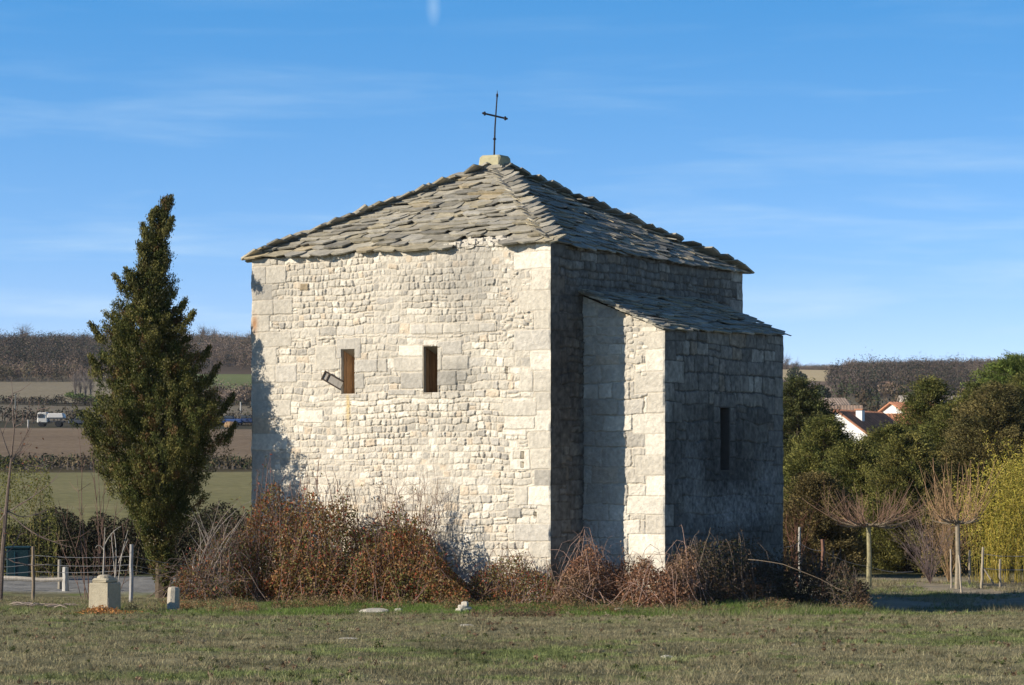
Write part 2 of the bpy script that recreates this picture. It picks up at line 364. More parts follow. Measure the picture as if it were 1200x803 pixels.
class Masonry:
    def __init__(s, p0, p1, zb, zt0, zt1, res, seed, c0=None, c1=None, mort=MORT):
        s.p0 = np.array(p0); s.p1 = np.array(p1); s.Wd = np.linalg.norm(s.p1-s.p0); s.u = (s.p1-s.p0)/s.Wd
        s.n = np.array([s.u[1], -s.u[0]])            # outward when walking left to right seen from outside
        s.zb = zb; s.zt0 = zt0; s.zt1 = zt1; s.seed = seed; s.c0 = c0; s.c1 = c1; s.mort = mort
        s.nu = int(s.Wd/res)+1; s.nz = int((max(zt0, zt1)-zb)/res)+1
        s.U = np.linspace(0, s.Wd, s.nu); s.Z = np.linspace(zb, max(zt0, zt1), s.nz)
        UU, ZZ = np.meshgrid(s.U, s.Z)
        s.UU = UU; s.ZZ = ZZ
        s.wx = (fbm(UU, ZZ, .5, seed, 2)-.5)*.08+(fbm(UU, ZZ, .08, seed+3, 2)-.5)*.055
        s.wz = (fbm(UU, ZZ, .9, seed+5, 2)-.5)*.13+(fbm(UU, ZZ, .09, seed+7, 2)-.5)*.045
        s.H = -.004+(fbm(UU, ZZ, .12, seed+8, 3)-.5)*.014+(fbm(UU, ZZ, 1.2, seed+2, 2)-.5)*.03
        s.base = (fbm(UU, ZZ, .8, seed+9, 2)-.5)*.035
        s.K = np.ones(UU.shape+(3,))*mort*(.86+.28*fbm(UU, ZZ, .35, seed+10, 3)[..., None])
        s.grain = (fbm(UU, ZZ, .055, seed+11, 2)-.5)
        s.rng = np.random.default_rng(seed); s.holes = []
    def sub(s, u0, u1, z0, z1, m=.12):
        i0 = max(0, np.searchsorted(s.U, u0-m)); i1 = min(s.nu, np.searchsorted(s.U, u1+m)); j0 = max(0, np.searchsorted(s.Z, z0-m)); j1 = min(s.nz, np.searchsorted(s.Z, z1+m))
        return slice(j0, j1), slice(i0, i1)
    def stone(s, u0, u1, z0, z1, rel, col, r=.04, edge=.014, rough=1.5, tilt=.35, warp=1.0, clear=False, bulge=0.0):
        J, I = s.sub(u0, u1, z0, z1)
        U = s.UU[J, I]+s.wx[J, I]*warp; Z = s.ZZ[J, I]+s.wz[J, I]*warp
        if U.size == 0: return
        cx, cz, hw, hh = (u0+u1)/2, (z0+z1)/2, (u1-u0)/2, (z1-z0)/2
        r = min(r, hw*.8, hh*.8)
        dx = np.abs(U-cx)-hw+r; dz = np.abs(Z-cz)-hh+r
        sd = np.minimum(np.maximum(dx, dz), 0)+np.hypot(np.maximum(dx, 0), np.maximum(dz, 0))-r
        if clear:
            mm = sst(-.018, -.004, -sd)
            s.H[J, I] = s.H[J, I]*(1-mm)+.006*mm; s.K[J, I] = s.K[J, I]*(1-mm[..., None])+s.mort*.94*mm[..., None]
        m = sst(0, edge, -sd)
        tx, tz = s.rng.normal(size=2)*tilt*.05
        h = rel+s.base[J, I]+(U-cx)*tx+(Z-cz)*tz+s.grain[J, I]*.016*rough
        if bulge: h = h+bulge*(1-np.clip(((U-cx)/hw)**2, 0, 1))*(1-np.clip(((Z-cz)/hh)**2, 0, 1))
        s.H[J, I] = s.H[J, I]*(1-m)+h*m
        mk = m[..., None]
        cv = col*(1+s.grain[J, I][..., None]*.30)
        s.K[J, I] = s.K[J, I]*(1-mk)+cv*mk
    def color(s, grey=.2, warm=.05, white=.15, var=.055, dark=1.0):
        r = s.rng.random(); c = CREAM
        if r < grey: c = GREY*(.85+.3*s.rng.random())
        elif r < grey+warm: c = WARM
        elif r < grey+warm+white: c = WHITE
        else: q = s.rng.random()*.45; c = CREAM*(1-q)+GREY*q*1.05
        return c*(1+s.rng.normal()*var)*dark
    def rows(s, z0, z1, hmin, hmax, wmin, wmax, u0=0, u1=None, gap=.011, r=.032, rel=.013, bulge=.005, long=.14, **ck):
        u1 = s.Wd if u1 is None else u1
        z = z0
        while z < z1:
            h = s.rng.uniform(hmin, hmax)
            if z+h > z1-hmin*.5: h = z1-z
            u = u0-s.rng.random()*wmin
            fac = s.rng.uniform(.8, 1.25)
            while u < u1:
                w = s.rng.uniform(wmin, wmax)*fac
                if s.rng.random() < long: w *= 1.9
                e = min(u+w, u1)
                a = max(u, u0)
                if e-a > .05:
                    g1 = s.rng.uniform(.6, 1.6)*gap/2
                    jz = s.rng.normal()*.006
                    # now and then two thin stones share the height of the row
                    if s.rng.random() < .05 and h > .13:
                        s.stone(a+g1, e-g1, z+g1, z+h*.5-g1, rel, s.color(**ck), r*.6, bulge=bulge)
                        s.stone(a+g1, e-g1, z+h*.5+g1, z+h-g1, rel, s.color(**ck), r*.6, bulge=bulge)
                    else:
                        s.stone(a+g1, e-g1, z+g1+jz, z+h-g1+jz, rel+s.rng.normal()*.007, s.color(**ck), r*s.rng.uniform(.5, 1.2), bulge=bulge*s.rng.uniform(.3, 1.3))
                u = e
            z += h
    def quoins(s, side, z0, z1, hmin, hmax, wa, wb, **ck):
        z = z0; k = s.rng.integers(2)
        while z < z1-.05:
            h = min(s.rng.uniform(hmin, hmax), z1-z)
            w = s.rng.uniform(*(wa if k % 2 else wb)); k += 1
            u0, u1 = (-.2, w) if side == 0 else (s.Wd-w, s.Wd+.2)
            g1 = .006
            if s.rng.random() < .3 and w > .6:
                sp = w*s.rng.uniform(.35, .6)
                a, b = ((-.2, sp), (sp, w)) if side == 0 else ((s.Wd-w, s.Wd-w+sp), (s.Wd-w+sp, s.Wd+.2))
                for q in (a, b): s.stone(q[0]+g1, q[1]-g1, z+g1, z+h-g1, .026, s.color(**ck), .015, .013, .8, .1, .35, True)
            else: s.stone(u0+g1, u1-g1, z+g1, z+h-g1, .018+s.rng.normal()*.003, s.color(**ck), .015, .013, .8, .1, .35, True)
            z += h
    def stain(s, u, z, ru, rz, col, amt, seed, thr=.5, sc=.12):
        m = np.exp(-((s.UU-u)/ru)**2-((s.ZZ-z)/rz)**2)*amt
        m = np.clip(m*sst(thr-.25, thr+.25, fbm(s.UU, s.ZZ, sc, seed, 4)*.6+.4*m/max(amt, 1e-3)), 0, 1)[..., None]
        s.K = s.K*(1-m)+np.array(col)*m
    def mesh(s, name, parent, material=M_STONE):
        top = s.zt0+(s.zt1-s.zt0)*s.U/s.Wd
        Z = np.minimum(s.ZZ, top[None]); H = s.H.copy()
        sh = np.zeros_like(H)
        for side, c in ((0, s.c0), (1, s.c1)):
            dist = s.U if side == 0 else s.Wd-s.U
            f = (1-sst(0, .035, dist))[None]
            if c is None: continue
            off = corner_off(s.ZZ[:, :1], c)+.008
            H = H*(1-f)+off*f
            sh = sh+(off*f)*(1 if side else -1)
        X = s.p0[0]+s.u[0]*(s.UU+sh)+s.n[0]*H; Y = s.p0[1]+s.u[1]*(s.UU+sh)+s.n[1]*H
        V = np.stack([X, Y, Z], -1).reshape(-1, 3)
        i = (np.arange(s.nz-1)[:, None]*s.nu+np.arange(s.nu-1)[None])
        keep = (s.ZZ[:-1, :-1] < top[None, :-1])
        uc = s.UU[:-1, :-1]+(s.U[1]-s.U[0])/2; zc = s.ZZ[:-1, :-1]+(s.Z[1]-s.Z[0])/2
        for (a, b, c, d) in s.holes: keep &= ~((uc > a) & (uc < b) & (zc > c) & (zc < d))
        i = i[keep]
        f = np.stack([i, i+1, i+s.nu+1, i+s.nu], 1)
        used = np.zeros(len(V), bool); used[f.ravel()] = True
        idx = np.cumsum(used)-1
        return build_world(name, V[used], idx[f], material, parent, np.clip(s.K, .01, .85).reshape(-1, 3)[used], True)

def window_recess(w, u0, u1, z0, z1, depth, parent, board=None, drop=0.0, inner=(.50, .45, .37)):
    """jambs, sloping soffit and sill going into the wall; board = colour of the wood lining the far jamb"""
    def pt(u, z, d): return np.array([w.p0[0]+w.u[0]*u-w.n[0]*d, w.p0[1]+w.u[1]*u-w.n[1]*d, z])
    e = .022; m = .03
    f = [pt(u0, z0, -e), pt(u1, z0, -e), pt(u1, z1, -e), pt(u0, z1, -e)]
    o = [pt(u0-m, z0-m, -e), pt(u1+m, z0-m, -e), pt(u1+m, z1+m, -e), pt(u0-m, z1+m, -e)]
    o2 = [pt(u0-m, z0-m, .05), pt(u1+m, z0-m, .05), pt(u1+m, z1+m, .05), pt(u0-m, z1+m, .05)]
    b = [pt(u0, z0, depth), pt(u1, z0, depth), pt(u1, z1-drop, depth), pt(u0, z1-drop, depth)]
    V = np.array(f+b+o+o2)
    fc = [[0, 1, 5, 4], [1, 2, 6, 5], [2, 3, 7, 6], [3, 0, 4, 7], [4, 5, 6, 7]]
    fc += [[8, 9, 1, 0], [9, 10, 2, 1], [10, 11, 3, 2], [11, 8, 0, 3]]
    fc += [[12, 13, 9, 8], [13, 14, 10, 9], [14, 15, 11, 10], [15, 12, 8, 11]]
    a = Acc(); a.add(V, np.array(fc), np.array(inner))
    win = a.make('window', M_STONE, parent)
    if board is not None:
        a = Acc(); n = 5; dd = np.linspace(.06, depth-.01, n+1)
        for k in range(n):
            zt = lambda d: z1-drop*(d+e)/(depth+e)-.004
            i, j = dd[k]+.004, dd[k+1]-.004; off = .012+.005*(k % 2)
            q = [pt(u0+off, z0+.003, i), pt(u0+off, z0+.003, j), pt(u0+off, zt(j), j), pt(u0+off, zt(i), i)]
            q2 = [p-np.array([*w.u, 0])*(off-.002) for p in q]
            a.add(np.array(q+q2), np.array([[0, 1, 2, 3], [0, 4, 5, 1], [1, 5, 6, 2], [2, 6, 7, 3], [3, 7, 4, 0]]), np.array(board)*(.8+.4*RNG.random()))
        a.make('wood_lining', M_WOOD, win)
    return win

# --- front wall
fw = Masonry(pL, pC, -.9, ZT, ZT, .0125, 101, c0=901, c1=902)
def fuz(px, py): return uz(px, py, pL, uF)
zlev = lambda py, px=470: fuz(px, py)[1]
zs = zlev(467)                     # string of long thin stones under the windows
fw.rows(-.9, zlev(560), .13, .20, .13, .36, long=.08, grey=.10, warm=.06, white=.35)
fw.rows(zlev(560), zs-.14, .125, .17, .11, .25, long=.08, grey=.10, warm=.06, white=.30)
fw.rows(zs-.14, zs-.02, .1, .12, .22, .6, r=.02, bulge=.006, grey=.1, white=.4)
fw.rows(zs-.02, zlev(421), .15, .20, .14, .36, grey=.16, white=.12)
fw.rows(zlev(421), zlev(392), .13, .19, .14, .30, grey=.16, white=.12)
fw.rows(zlev(392), zlev(380), .2, .24, .25, .5, r=.03, bulge=.008, grey=.35, white=.08)
fw.rows(zlev(380), ZT, .125, .17, .11, .22, long=.12, grey=.14, white=.12, warm=.08)
# rough rubble beside the upper right quoins
uA = fuz(583, 300)[0]; 
for k in range(70):
    u = fw.rng.uniform(uA, fuz(625, 300)[0]); z = fw.rng.uniform(zlev(400, 600), ZT)
    w_ = fw.rng.uniform(.09, .26); h_ = fw.rng.uniform(.06, .15)
    fw.stone(u, u+w_, z, z+h_, .02+fw.rng.normal()*.008, fw.color(grey=.1, white=.25), .05, .03, 1.2, .6, 1.4, True, .02)
fw.quoins(0, -.9, ZT, .33, .44, (.95, 1.4), (.5, .75), grey=.25, warm=.03, white=.12, var=.04)
fw.quoins(1, -.9, ZT, .34, .46, (.75, 1.05), (.32, .55), grey=.15, warm=.03, white=.3, var=.05)
def blk(x0, y0, x1, y1, grey=.55, tone=None):
    """large dressed block given by its corners as seen on the wall"""
    a = fuz(x0, y1); b = fuz(x1, y0)
    c = fw.color(grey=grey, warm=0, white=.08, var=.04) if tone is None else CREAM*(1-tone)+GREY*tone
    fw.stone(a[0], b[0]-.012, a[1]+.006, b[1]-.006, .028, c, .016, .012, .8, .1, .4, True)
for q in ((370, 405, 400, 434), (395, 396, 424, 421), (416, 421, 444, 437), (416, 437, 428, 456), (397, 461, 424, 467), (444, 421, 455, 437),
          (468, 404, 497, 418), (462, 418, 497, 436), (470, 436, 497, 456), (497, 397, 519, 406), (513, 398, 542, 416), (519, 416, 550, 434), (513, 434, 536, 452), (536, 434, 548, 446),
          (455, 456, 488, 464), (513, 406, 519, 434), (500, 379, 520, 391), (520, 379, 541, 390), (541, 379, 562, 390), (562, 378, 581, 389), (481, 380, 500, 392),
          (590, 470, 630, 488), (592, 488, 628, 503), (590, 503, 618, 510), (603, 528, 612, 538), (595, 596, 612, 608), (350, 480, 380, 496)): blk(*q)
# stub holes (putlog gaps) with dark depth
for (x0, y0, x1, y1) in ((611, 529, 615, 538), (611, 541, 615, 548), (626, 600, 629, 608), (592, 430, 595, 438)):
    a = fuz(x0, y1); b = fuz(x1, y0)
    J, I = fw.sub(a[0], b[0], a[1], b[1], 0); fw.H[J, I] = -.22
win1 = (*fuz(400.5, 462), *fuz(416.5, 409)); win2 = (*fuz(497, 460.5), *fuz(513.5, 405.5))
for wq in (win1, win2): fw.holes.append((wq[0], wq[2], wq[1], wq[3]))
# weathering: grey lichen patches, ochre run under the left window
sx = lambda px, py: fuz(px, py)
for (px, py, ru, rz, am) in ((550, 325, .85, 1.2, .6), (500, 330, 1.2, .5, .3), (535, 440, .5, .5, .7), (440, 430, .6, .4, .35), (320, 350, .6, 1.0, .4), (540, 640, .8, .5, .25), (370, 330, .8, .4, .25), (520, 500, 1.5, .25, .25)):
    u, z = sx(px, py); fw.stain(u, z, ru, rz, (.25, .238, .212), am, int(px), .36, .1)
u, z = sx(408, 476); fw.stain(u, z, .06, .42, (.55, .40, .16), .8, 77, .3, .1)
u, z = sx(299, 380); fw.stain(u, z, .09, .22, (.36, .18, .08), .9, 78, .3, .1)
u, z = sx(312, 334); 
a_ = sx(352, 341); b_ = sx(363, 331); fw.stone(a_[0], b_[0], a_[1], b_[1], .035, np.array((.30, .24, .16)), .03, .02, 1, .2, .6, True)
fw.mesh('wall', chapel)
w1 = window_recess(fw, win1[0], win1[2], win1[1], win1[3], .62, chapel, (.47, .28, .15), .22)
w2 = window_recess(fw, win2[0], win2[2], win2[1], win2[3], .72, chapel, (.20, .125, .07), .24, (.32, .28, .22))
# broken frame board sticking out of the left window
a = Acc()
e0 = fuz(417, 462); 
def onwall(px, py, out): 
    s, z = fuz(px, py); p = pL+uF*s+fw.n*out; return np.array([p[0], p[1], z])
A0 = onwall(401.5, 452, .02); A1 = onwall(384, 440, .13)
dirv = norm((A1-A0)[None])[0]; up = np.array([0, 0, 1.0]); sidev = norm(np.cross(dirv, np.array([*fw.n, 0]))[None])[0]; nn = np.array([*fw.n, 0])
def slab_pts(p, q, hw, t): return np.array([p-sidev*hw, p+sidev*hw, q+sidev*hw, q-sidev*hw, p-sidev*hw+nn*t, p+sidev*hw+nn*t, q+sidev*hw+nn*t, q-sidev*hw+nn*t])
bf = np.array([[0, 1, 2, 3], [4, 7, 6, 5], [0, 4, 5, 1], [1, 5, 6, 2], [2, 6, 7, 3], [3, 7, 4, 0]])
a.add(slab_pts(A0, A1, .085, .012), bf, (.34, .31, .27))
for sg in (-1, 1): a.add(slab_pts(A0+sidev*sg*.095, A1+sidev*sg*.095, .014, .035), bf, (.07, .055, .045))
a.add(slab_pts(A1-dirv*.13, A1-dirv*.10, .085, .03), bf, (.07, .055, .045))
a.add(slab_pts(A1-dirv*.01, A1+dirv*.015, .11, .035), bf, (.09, .07, .055))
brd = a.make('frame_plank', M_WOOD, w1)

# --- nave side wall: lichen, and shade put into darker stone and mortar colours
BL = np.array((.10, .10, .10))
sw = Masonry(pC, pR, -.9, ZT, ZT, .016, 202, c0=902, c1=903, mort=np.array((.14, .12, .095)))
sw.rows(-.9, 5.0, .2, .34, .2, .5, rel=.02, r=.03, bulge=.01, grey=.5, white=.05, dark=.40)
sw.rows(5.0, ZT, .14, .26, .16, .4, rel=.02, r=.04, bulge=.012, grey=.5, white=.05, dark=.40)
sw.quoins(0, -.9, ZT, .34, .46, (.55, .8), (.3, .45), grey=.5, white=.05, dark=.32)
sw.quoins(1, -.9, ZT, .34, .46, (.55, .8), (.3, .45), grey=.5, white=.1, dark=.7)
for (u, z, ru, rz, am) in ((.4, 4.6, 1.2, 2.4, .85), (2, 6.3, 1.6, .6, .5), (5, 6.2, 1.5, .5, .5), (7, 6.4, 1.4, .6, .4)):
    sw.stain(u, z, ru, rz, (.075, .07, .065), am, int(u*10)+3, .42, .1)
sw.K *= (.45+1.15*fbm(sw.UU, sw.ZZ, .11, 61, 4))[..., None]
sw.mesh('wall', chapel)
# --- back walls
for (p0, p1, c0, c1, sd_) in ((pR, pB, 903, 904, 303), (pB, pL, 904, 901, 304)):
    bw = Masonry(p0, p1, -.9, ZT, ZT, .03, sd_, c0=c0, c1=c1)
    bw.rows(-.9, ZT, .14, .2, .15, .35, grey=.3, dark=.85); bw.quoins(0, -.9, ZT, .34, .46, (.8, 1.1), (.4, .6)); bw.quoins(1, -.9, ZT, .34, .46, (.8, 1.1), (.4, .6))
    bw.mesh('wall', chapel)

# --- apse (lean-to)
sJ = hit(683, pC, uS); pJ = pC+uS*sJ
uk = hit(779, pJ, uF); pK = pJ+uF*uk
vM = hit(917, pK, uS); pM = pK+uS*vM; pJ2 = pJ+uS*vM
zJ = Zp(344, pJ[1]); zK = Zp(385, pK[1]); zM = Zp(392, pM[1]); zJ2 = Zp(352, pJ2[1])
af = Masonry(pJ, pK, -.9, zJ-.06, zK-.03, .0125, 401, c1=911)
af.rows(-.9, .75, .16, .3, .2, .5, r=.03, rel=.02, grey=.3, bulge=.008)
af.rows(.75, zK-.55, .34, .44, .42, .85, gap=.01, r=.016, rel=.026, bulge=.002, long=0, grey=.25, white=.25, var=.05)
af.rows(zK-.55, zJ, .12, .26, .15, .45, r=.04, rel=.02, grey=.3, white=.2)
af.quoins(1, -.9, zK-.05, .38, .5, (.7, .95), (.36, .5), grey=.15, white=.4, var=.04)
for k in range(14):
    u = af.rng.uniform(uk-1.0, uk-.5); z = af.rng.uniform(zK-1.15, zK-.1); af.stone(u, u+.14, z, z+.09, .025, af.color(white=.4), .03, .02, 1, .5, 1, True, .015)
af.stain(.3, 3, .7, 3, (.20, .18, .16), .55, 8, .45, .12)
af.mesh('wall', chapel)
asd = Masonry(pK, pM, -.9, zK-.03, zM-.03, .014, 402, c0=911, c1=912, mort=np.array((.12, .11, .095)))  # this side carries its shade in darkened stone and mortar, plus lichen
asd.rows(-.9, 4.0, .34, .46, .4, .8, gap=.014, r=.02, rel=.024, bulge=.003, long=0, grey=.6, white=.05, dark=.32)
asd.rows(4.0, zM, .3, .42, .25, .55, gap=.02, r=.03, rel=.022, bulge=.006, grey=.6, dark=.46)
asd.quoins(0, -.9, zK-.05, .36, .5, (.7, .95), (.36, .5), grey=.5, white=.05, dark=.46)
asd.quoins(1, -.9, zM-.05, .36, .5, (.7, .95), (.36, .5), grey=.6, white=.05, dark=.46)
aw = (*uz(843, 551, pK, uS), *uz(853.5, 478, pK, uS)); asd.holes.append((aw[0], aw[2], aw[1], aw[3]))
for q in ((aw[0]-.32, aw[0], 0), (aw[2], aw[2]+.3, 0)):
    z = aw[1]-.1
    while z < aw[3]: h = asd.rng.uniform(.34, .44); asd.stone(q[0]+.006, q[1]-.006, z, min(z+h-.012, aw[3]), .03, GREY*.45, .012, .01, .8, .1, .2, True); z += h
asd.stone(aw[0]-.3, aw[2]+.3, aw[3]+.01, aw[3]+.3, .03, GREY*.45, .014, .01, .8, .1, .2, True)
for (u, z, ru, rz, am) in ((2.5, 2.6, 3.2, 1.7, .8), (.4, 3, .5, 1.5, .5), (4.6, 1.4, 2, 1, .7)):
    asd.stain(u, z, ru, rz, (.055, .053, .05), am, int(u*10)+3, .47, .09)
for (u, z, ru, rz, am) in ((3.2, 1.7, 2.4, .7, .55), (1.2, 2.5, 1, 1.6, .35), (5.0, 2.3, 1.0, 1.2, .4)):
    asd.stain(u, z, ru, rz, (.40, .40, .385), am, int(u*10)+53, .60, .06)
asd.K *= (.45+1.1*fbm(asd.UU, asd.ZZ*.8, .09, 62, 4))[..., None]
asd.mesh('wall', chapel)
ab = Masonry(pM, pJ2, -.9, zM-.03, zJ2-.06, .03, 403, c0=912)
ab.rows(-.9, zJ2, .34, .44, .4, .8, gap=.01, r=.016, bulge=.002, grey=.3); ab.mesh('wall', chapel)
window_recess(asd, aw[0], aw[2], aw[1], aw[3], .7, chapel, None, .05, (.10, .09, .08))  # slit interior coloured dark, painting in the shade of the recess

# --- roofs of stone slabs
LZ = [np.array(c)*np.array((1.0, .985, .94)) for c in ((.40, .375, .315), (.33, .315, .28), (.47, .44, .37), (.43, .38, .27), (.27, .26, .235), (.50, .48, .43))]
def slab(acc, o, ea, eb, en, w, l, th, lo, hi, rng, tone=1.0):
    """o lower centre; ea across, eb up the slope, en normal; lo/hi lift of lower and upper end"""
    pts = []
    k_ = .05+rng.normal()*.09; n = [(-.5, 0+k_*.5), (-.2, -.02+k_*.2), (.2, -.02-k_*.2), (.5, .02-k_*.5), (.52, .45), (.48, 1), (-.46, 1), (-.52, .5)]
    for (a_, b_) in n:
        a2 = a_*w+rng.normal()*.022; b2 = b_*l+rng.normal()*(.022 if b_ < .9 else .01)
        if b_ < .2 and abs(a_) > .45: b2 += abs(rng.normal())*.045; a2 *= 1-abs(rng.normal())*.05
        pts.append((a2, b2))
    tw = rng.normal()*.018
    V = []
    for top in (0, 1):
        for (a2, b2) in pts:
            lift = lo+(hi-lo)*np.clip(b2/l, 0, 1)+tw*a2/w
            sc = .93 if top == 0 else 1.0
            V.append(o+ea*a2*sc+eb*(b2 if top else b2+.01)+en*(lift+(th*(1+rng.normal()*.05) if top else 0)))
    k = len(pts); ar = np.arange(k)
    side = np.stack([ar, (ar+1) % k, (ar+1) % k+k, ar+k], 1)
    c = (LZ[rng.choice(len(LZ), p=[.3, .2, .17, .13, .12, .08])]*.6+LZ[0]*.3)*(1+rng.normal()*.13)*tone
    if rng.random() < .07: c = c*.5+np.array((.46, .36, .20))*.5
    acc.add(np.array(V), [side, ar[::-1][None], (ar+k)[None]], c)
def slope(acc, A, B, T0, T1, rng, row=.27, wmin=.28, wmax=.72, over=.16, tone=1.0, skip=None, lift=.06, ext0=None):
    """plane with eave A->B (left to right seen from outside) and top T0->T1"""
    A, B, T0, T1 = map(lambda p: np.array(p, float), (A, B, T0, T1))
    ea = norm((B-A)[None])[0]; mid = (T0+T1)/2
    en = norm(np.cross(B-A, mid-A)[None])[0]
    if en[2] < 0: en = -en
    eb = np.cross(en, ea); L = np.dot(mid-A, eb)
    acc.add(np.array([A-en*.02, B-en*.02, T1-en*.02, T0-en*.02]), np.array([[0, 1, 2, 3]]), LZ[1]*.8)
    b = -over; r = 0
    while b < L-.05:
        f = np.clip(b/L, 0, 1)
        pa = A+(T0-A)*f; pb = B+(T1-B)*f
        wl = np.dot(pb-pa, ea)
        ext = .10 if b > 0 else over*.8
        a_ = -(ext if ext0 is None else ext0)-rng.random()*(.1 if ext0 is None else .06)
        o_ = pa-eb*np.dot(pa-A, eb)+eb*b*1.0
        base = A+ea*np.dot(pa-A, ea)+eb*b
        while a_ < wl+ext-.06:
            w = rng.uniform(wmin, wmax)*(1 if rng.random() > .12 else 1.4)
            if a_+w > wl+ext: w = wl+ext-a_+rng.uniform(0, .05)
            w = max(w, .12)
            jb = rng.normal()*.045 if b > 0 else rng.normal()*.02
            th = rng.uniform(.6, 1.3)*min(.042, lift)
            c = base+ea*(a_+w/2)+eb*jb
            # sag of the old roof
            if not (skip and skip(c, r)):
                slab(acc, c, ea, eb, en, w*1.06, row*rng.uniform(1.5, 1.9), th, .022+rng.uniform(0, lift)+(.0 if r else -.02), -.01, rng, tone)
            a_ += w
        b += row*rng.uniform(.75, 1.2); r += 1
rr = np.random.default_rng(55)
TX, TY = W(580, 60.8), 60.8; TZ = Zp(198, 60.8)
def e3(p, out=.04):
    c = (pL+pR)/2; d = np.array(p)-c; d = d/np.linalg.norm(d)*out
    return np.array([p[0]+d[0], p[1]+d[1], ZT+.0])
def topc(p): # small truncated top
    d = np.array(p)-(pL+pR)/2; d = d/np.linalg.norm(d)*.28
    return np.array([TX+d[0], TY+d[1], TZ-.05])
def skipf(c, r):
    px = 600+F*c[0]/c[1]
    return r < 2 and 522+8*r < px < 590-6*r
a = Acc()
slope(a, e3(pL), e3(pC), topc(pL), topc(pC), rr, skip=skipf)
slope(a, e3(pC), e3(pR), topc(pC), topc(pR), rr, wmin=.25, wmax=.65, row=.24, lift=.03, ext0=-.05)
slope(a, e3(pR), e3(pB), topc(pR), topc(pB), rr)
slope(a, e3(pB), e3(pL), topc(pB), topc(pL), rr)
# slabs laid along the hips
for p in (pL, pC, pR, pB):
    E = e3(p); T = topc(p); ax = norm((T-E)[None])[0]; sidev2 = norm(np.cross(ax, [0, 0, 1.0])[None])[0]; nrm = np.cross(sidev2, ax); nrm = nrm if nrm[2] > 0 else -nrm
    Lh = np.linalg.norm(T-E); b = -.1
    while b < Lh:
        q_ = rr.normal()*.55; e_a = sidev2*math.cos(q_)+ax*math.sin(q_); e_b = ax*math.cos(q_)-sidev2*math.sin(q_)
        slab(a, E+ax*b+sidev2*rr.normal()*.05, e_a, e_b, nrm, rr.uniform(.16, .32), rr.uniform(.3, .5), rr.uniform(.02, .04), .01+rr.uniform(0, .03), -.03, rr)
        b += rr.uniform(.2, .36)
# soffit so that the eaves are closed underneath
roof = a.make('roof', M_LAUZE, chapel)
a = Acc()
for (p, q) in ((pL, pC), (pC, pR), (pR, pB), (pB, pL)):
    c = (pL+pR)/2
    pi = np.array(p)+(c-p)*.06; qi = np.array(q)+(c-q)*.06; po, qo = e3(p, .06), e3(q, .06)
    a.add(np.array([[pi[0], pi[1], ZT-.01], [qi[0], qi[1], ZT-.01], [qo[0], qo[1], ZT-.012], [po[0], po[1], ZT-.012]]), np.array([[0, 1, 2, 3]]), GREY*.6)
a.make('eave_bed', M_STONE, roof)
# rubble and mortar patch where slabs are lost
a = Acc(); nF = np.array([*fw.n, 0])
for k in range(130):
    px = rr.uniform(519, 600); s = hit(px, pL, uF); t = rr.random()
    up_ = t*.42; p = pL+uF*s-fw.n*(up_*.9-.0)
    z = ZT+up_*.42+rr.uniform(-.05, .03)
    box(a, (p[0], p[1], z), (rr.uniform(.08, .24), rr.uniform(.08, .18), rr.uniform(.05, .11)), CREAM*rr.uniform(.8, 1.1) if rr.random() < .75 else GREY*1.1, ANG+rr.normal()*.1, .008, rr, bev=.02)
a.make('mortar_patch', M_STONE, roof)
# cap stone and iron cross
a = Acc()
ca = np.array([TX, TY]); 
box(a, (TX, TY, TZ+.15), (.60, .56, .30), (.43, .40, .26), ANG, .012, rr, bev=.05)
box(a, (TX+.02, TY, TZ-.02), (.80, .76, .10), (.33, .31, .26), ANG, .015, rr, bev=.03)
cap = a.make('cap_stone', M_STONE, roof)
a = Acc()
base = P(579, 186, 60.8); top = P(582.6, 112, 60.8)
tube(a, [base-np.array([0, 0, .1]), base, base*.5+top*.5+np.array([-.015, 0, 0]), top], [.024, .022, .019, .015], (1, 1, 1), 8)
cl_, cr_ = P(568, 133.2, 60.8), P(592, 138.8, 60.8)
tube(a, [cl_, cr_], [.022, .022], (1, 1, 1), 8)
for p in (cl_, cr_): 
    box(a, p, (.05, .05, .10), (1, 1, 1), 0, 0, bev=.015); box(a, p+(p-(cl_+cr_)/2)*.14, (.06, .05, .05), (1, 1, 1), 0, 0, bev=.015)
box(a, top, (.05, .05, .09), (1, 1, 1), bev=.015); tube(a, [top, top+np.array([.004, 0, .12])], [.018, .004], (1, 1, 1), 6)
kn = P(579.6, 163, 60.8); box(a, kn, (.075, .075, .06), (1, 1, 1), bev=.02)
a.make('cross', M_IRON, cap)
# apse roof
a = Acc()
out = .12
nS = np.array([uS[1], -uS[0]])
A3 = np.array([*(pK-uS*.06), zK-.0]); B3 = np.array([*(pM+uS*.06), zM-.0]); T03 = np.array([*(pJ-uS*.06-nS*.02), zJ+.03]); T13 = np.array([*(pJ2+uS*.06-nS*.02), zJ2+.03])
slope(a, A3, B3, T03, T13, rr, row=.2, wmin=.25, wmax=.6, over=.13, lift=.03)
for k in range(16):
    f = k/16; q = A3+(T03-A3)*f
    ex = norm((T03-A3)[None])[0]; nrm = norm(np.cross(np.array([*uS, 0]), ex)[None])[0]; nrm = nrm if nrm[2] > 0 else -nrm
    slab(a, q+np.array([*uS, 0])*.05, np.array([*uS, 0]), ex, nrm, rr.uniform(.3, .5), .35, rr.uniform(.03, .05), .02+rr.uniform(0, .03), -.01, rr)
ar_ = a.make('roof', M_LAUZE, chapel)

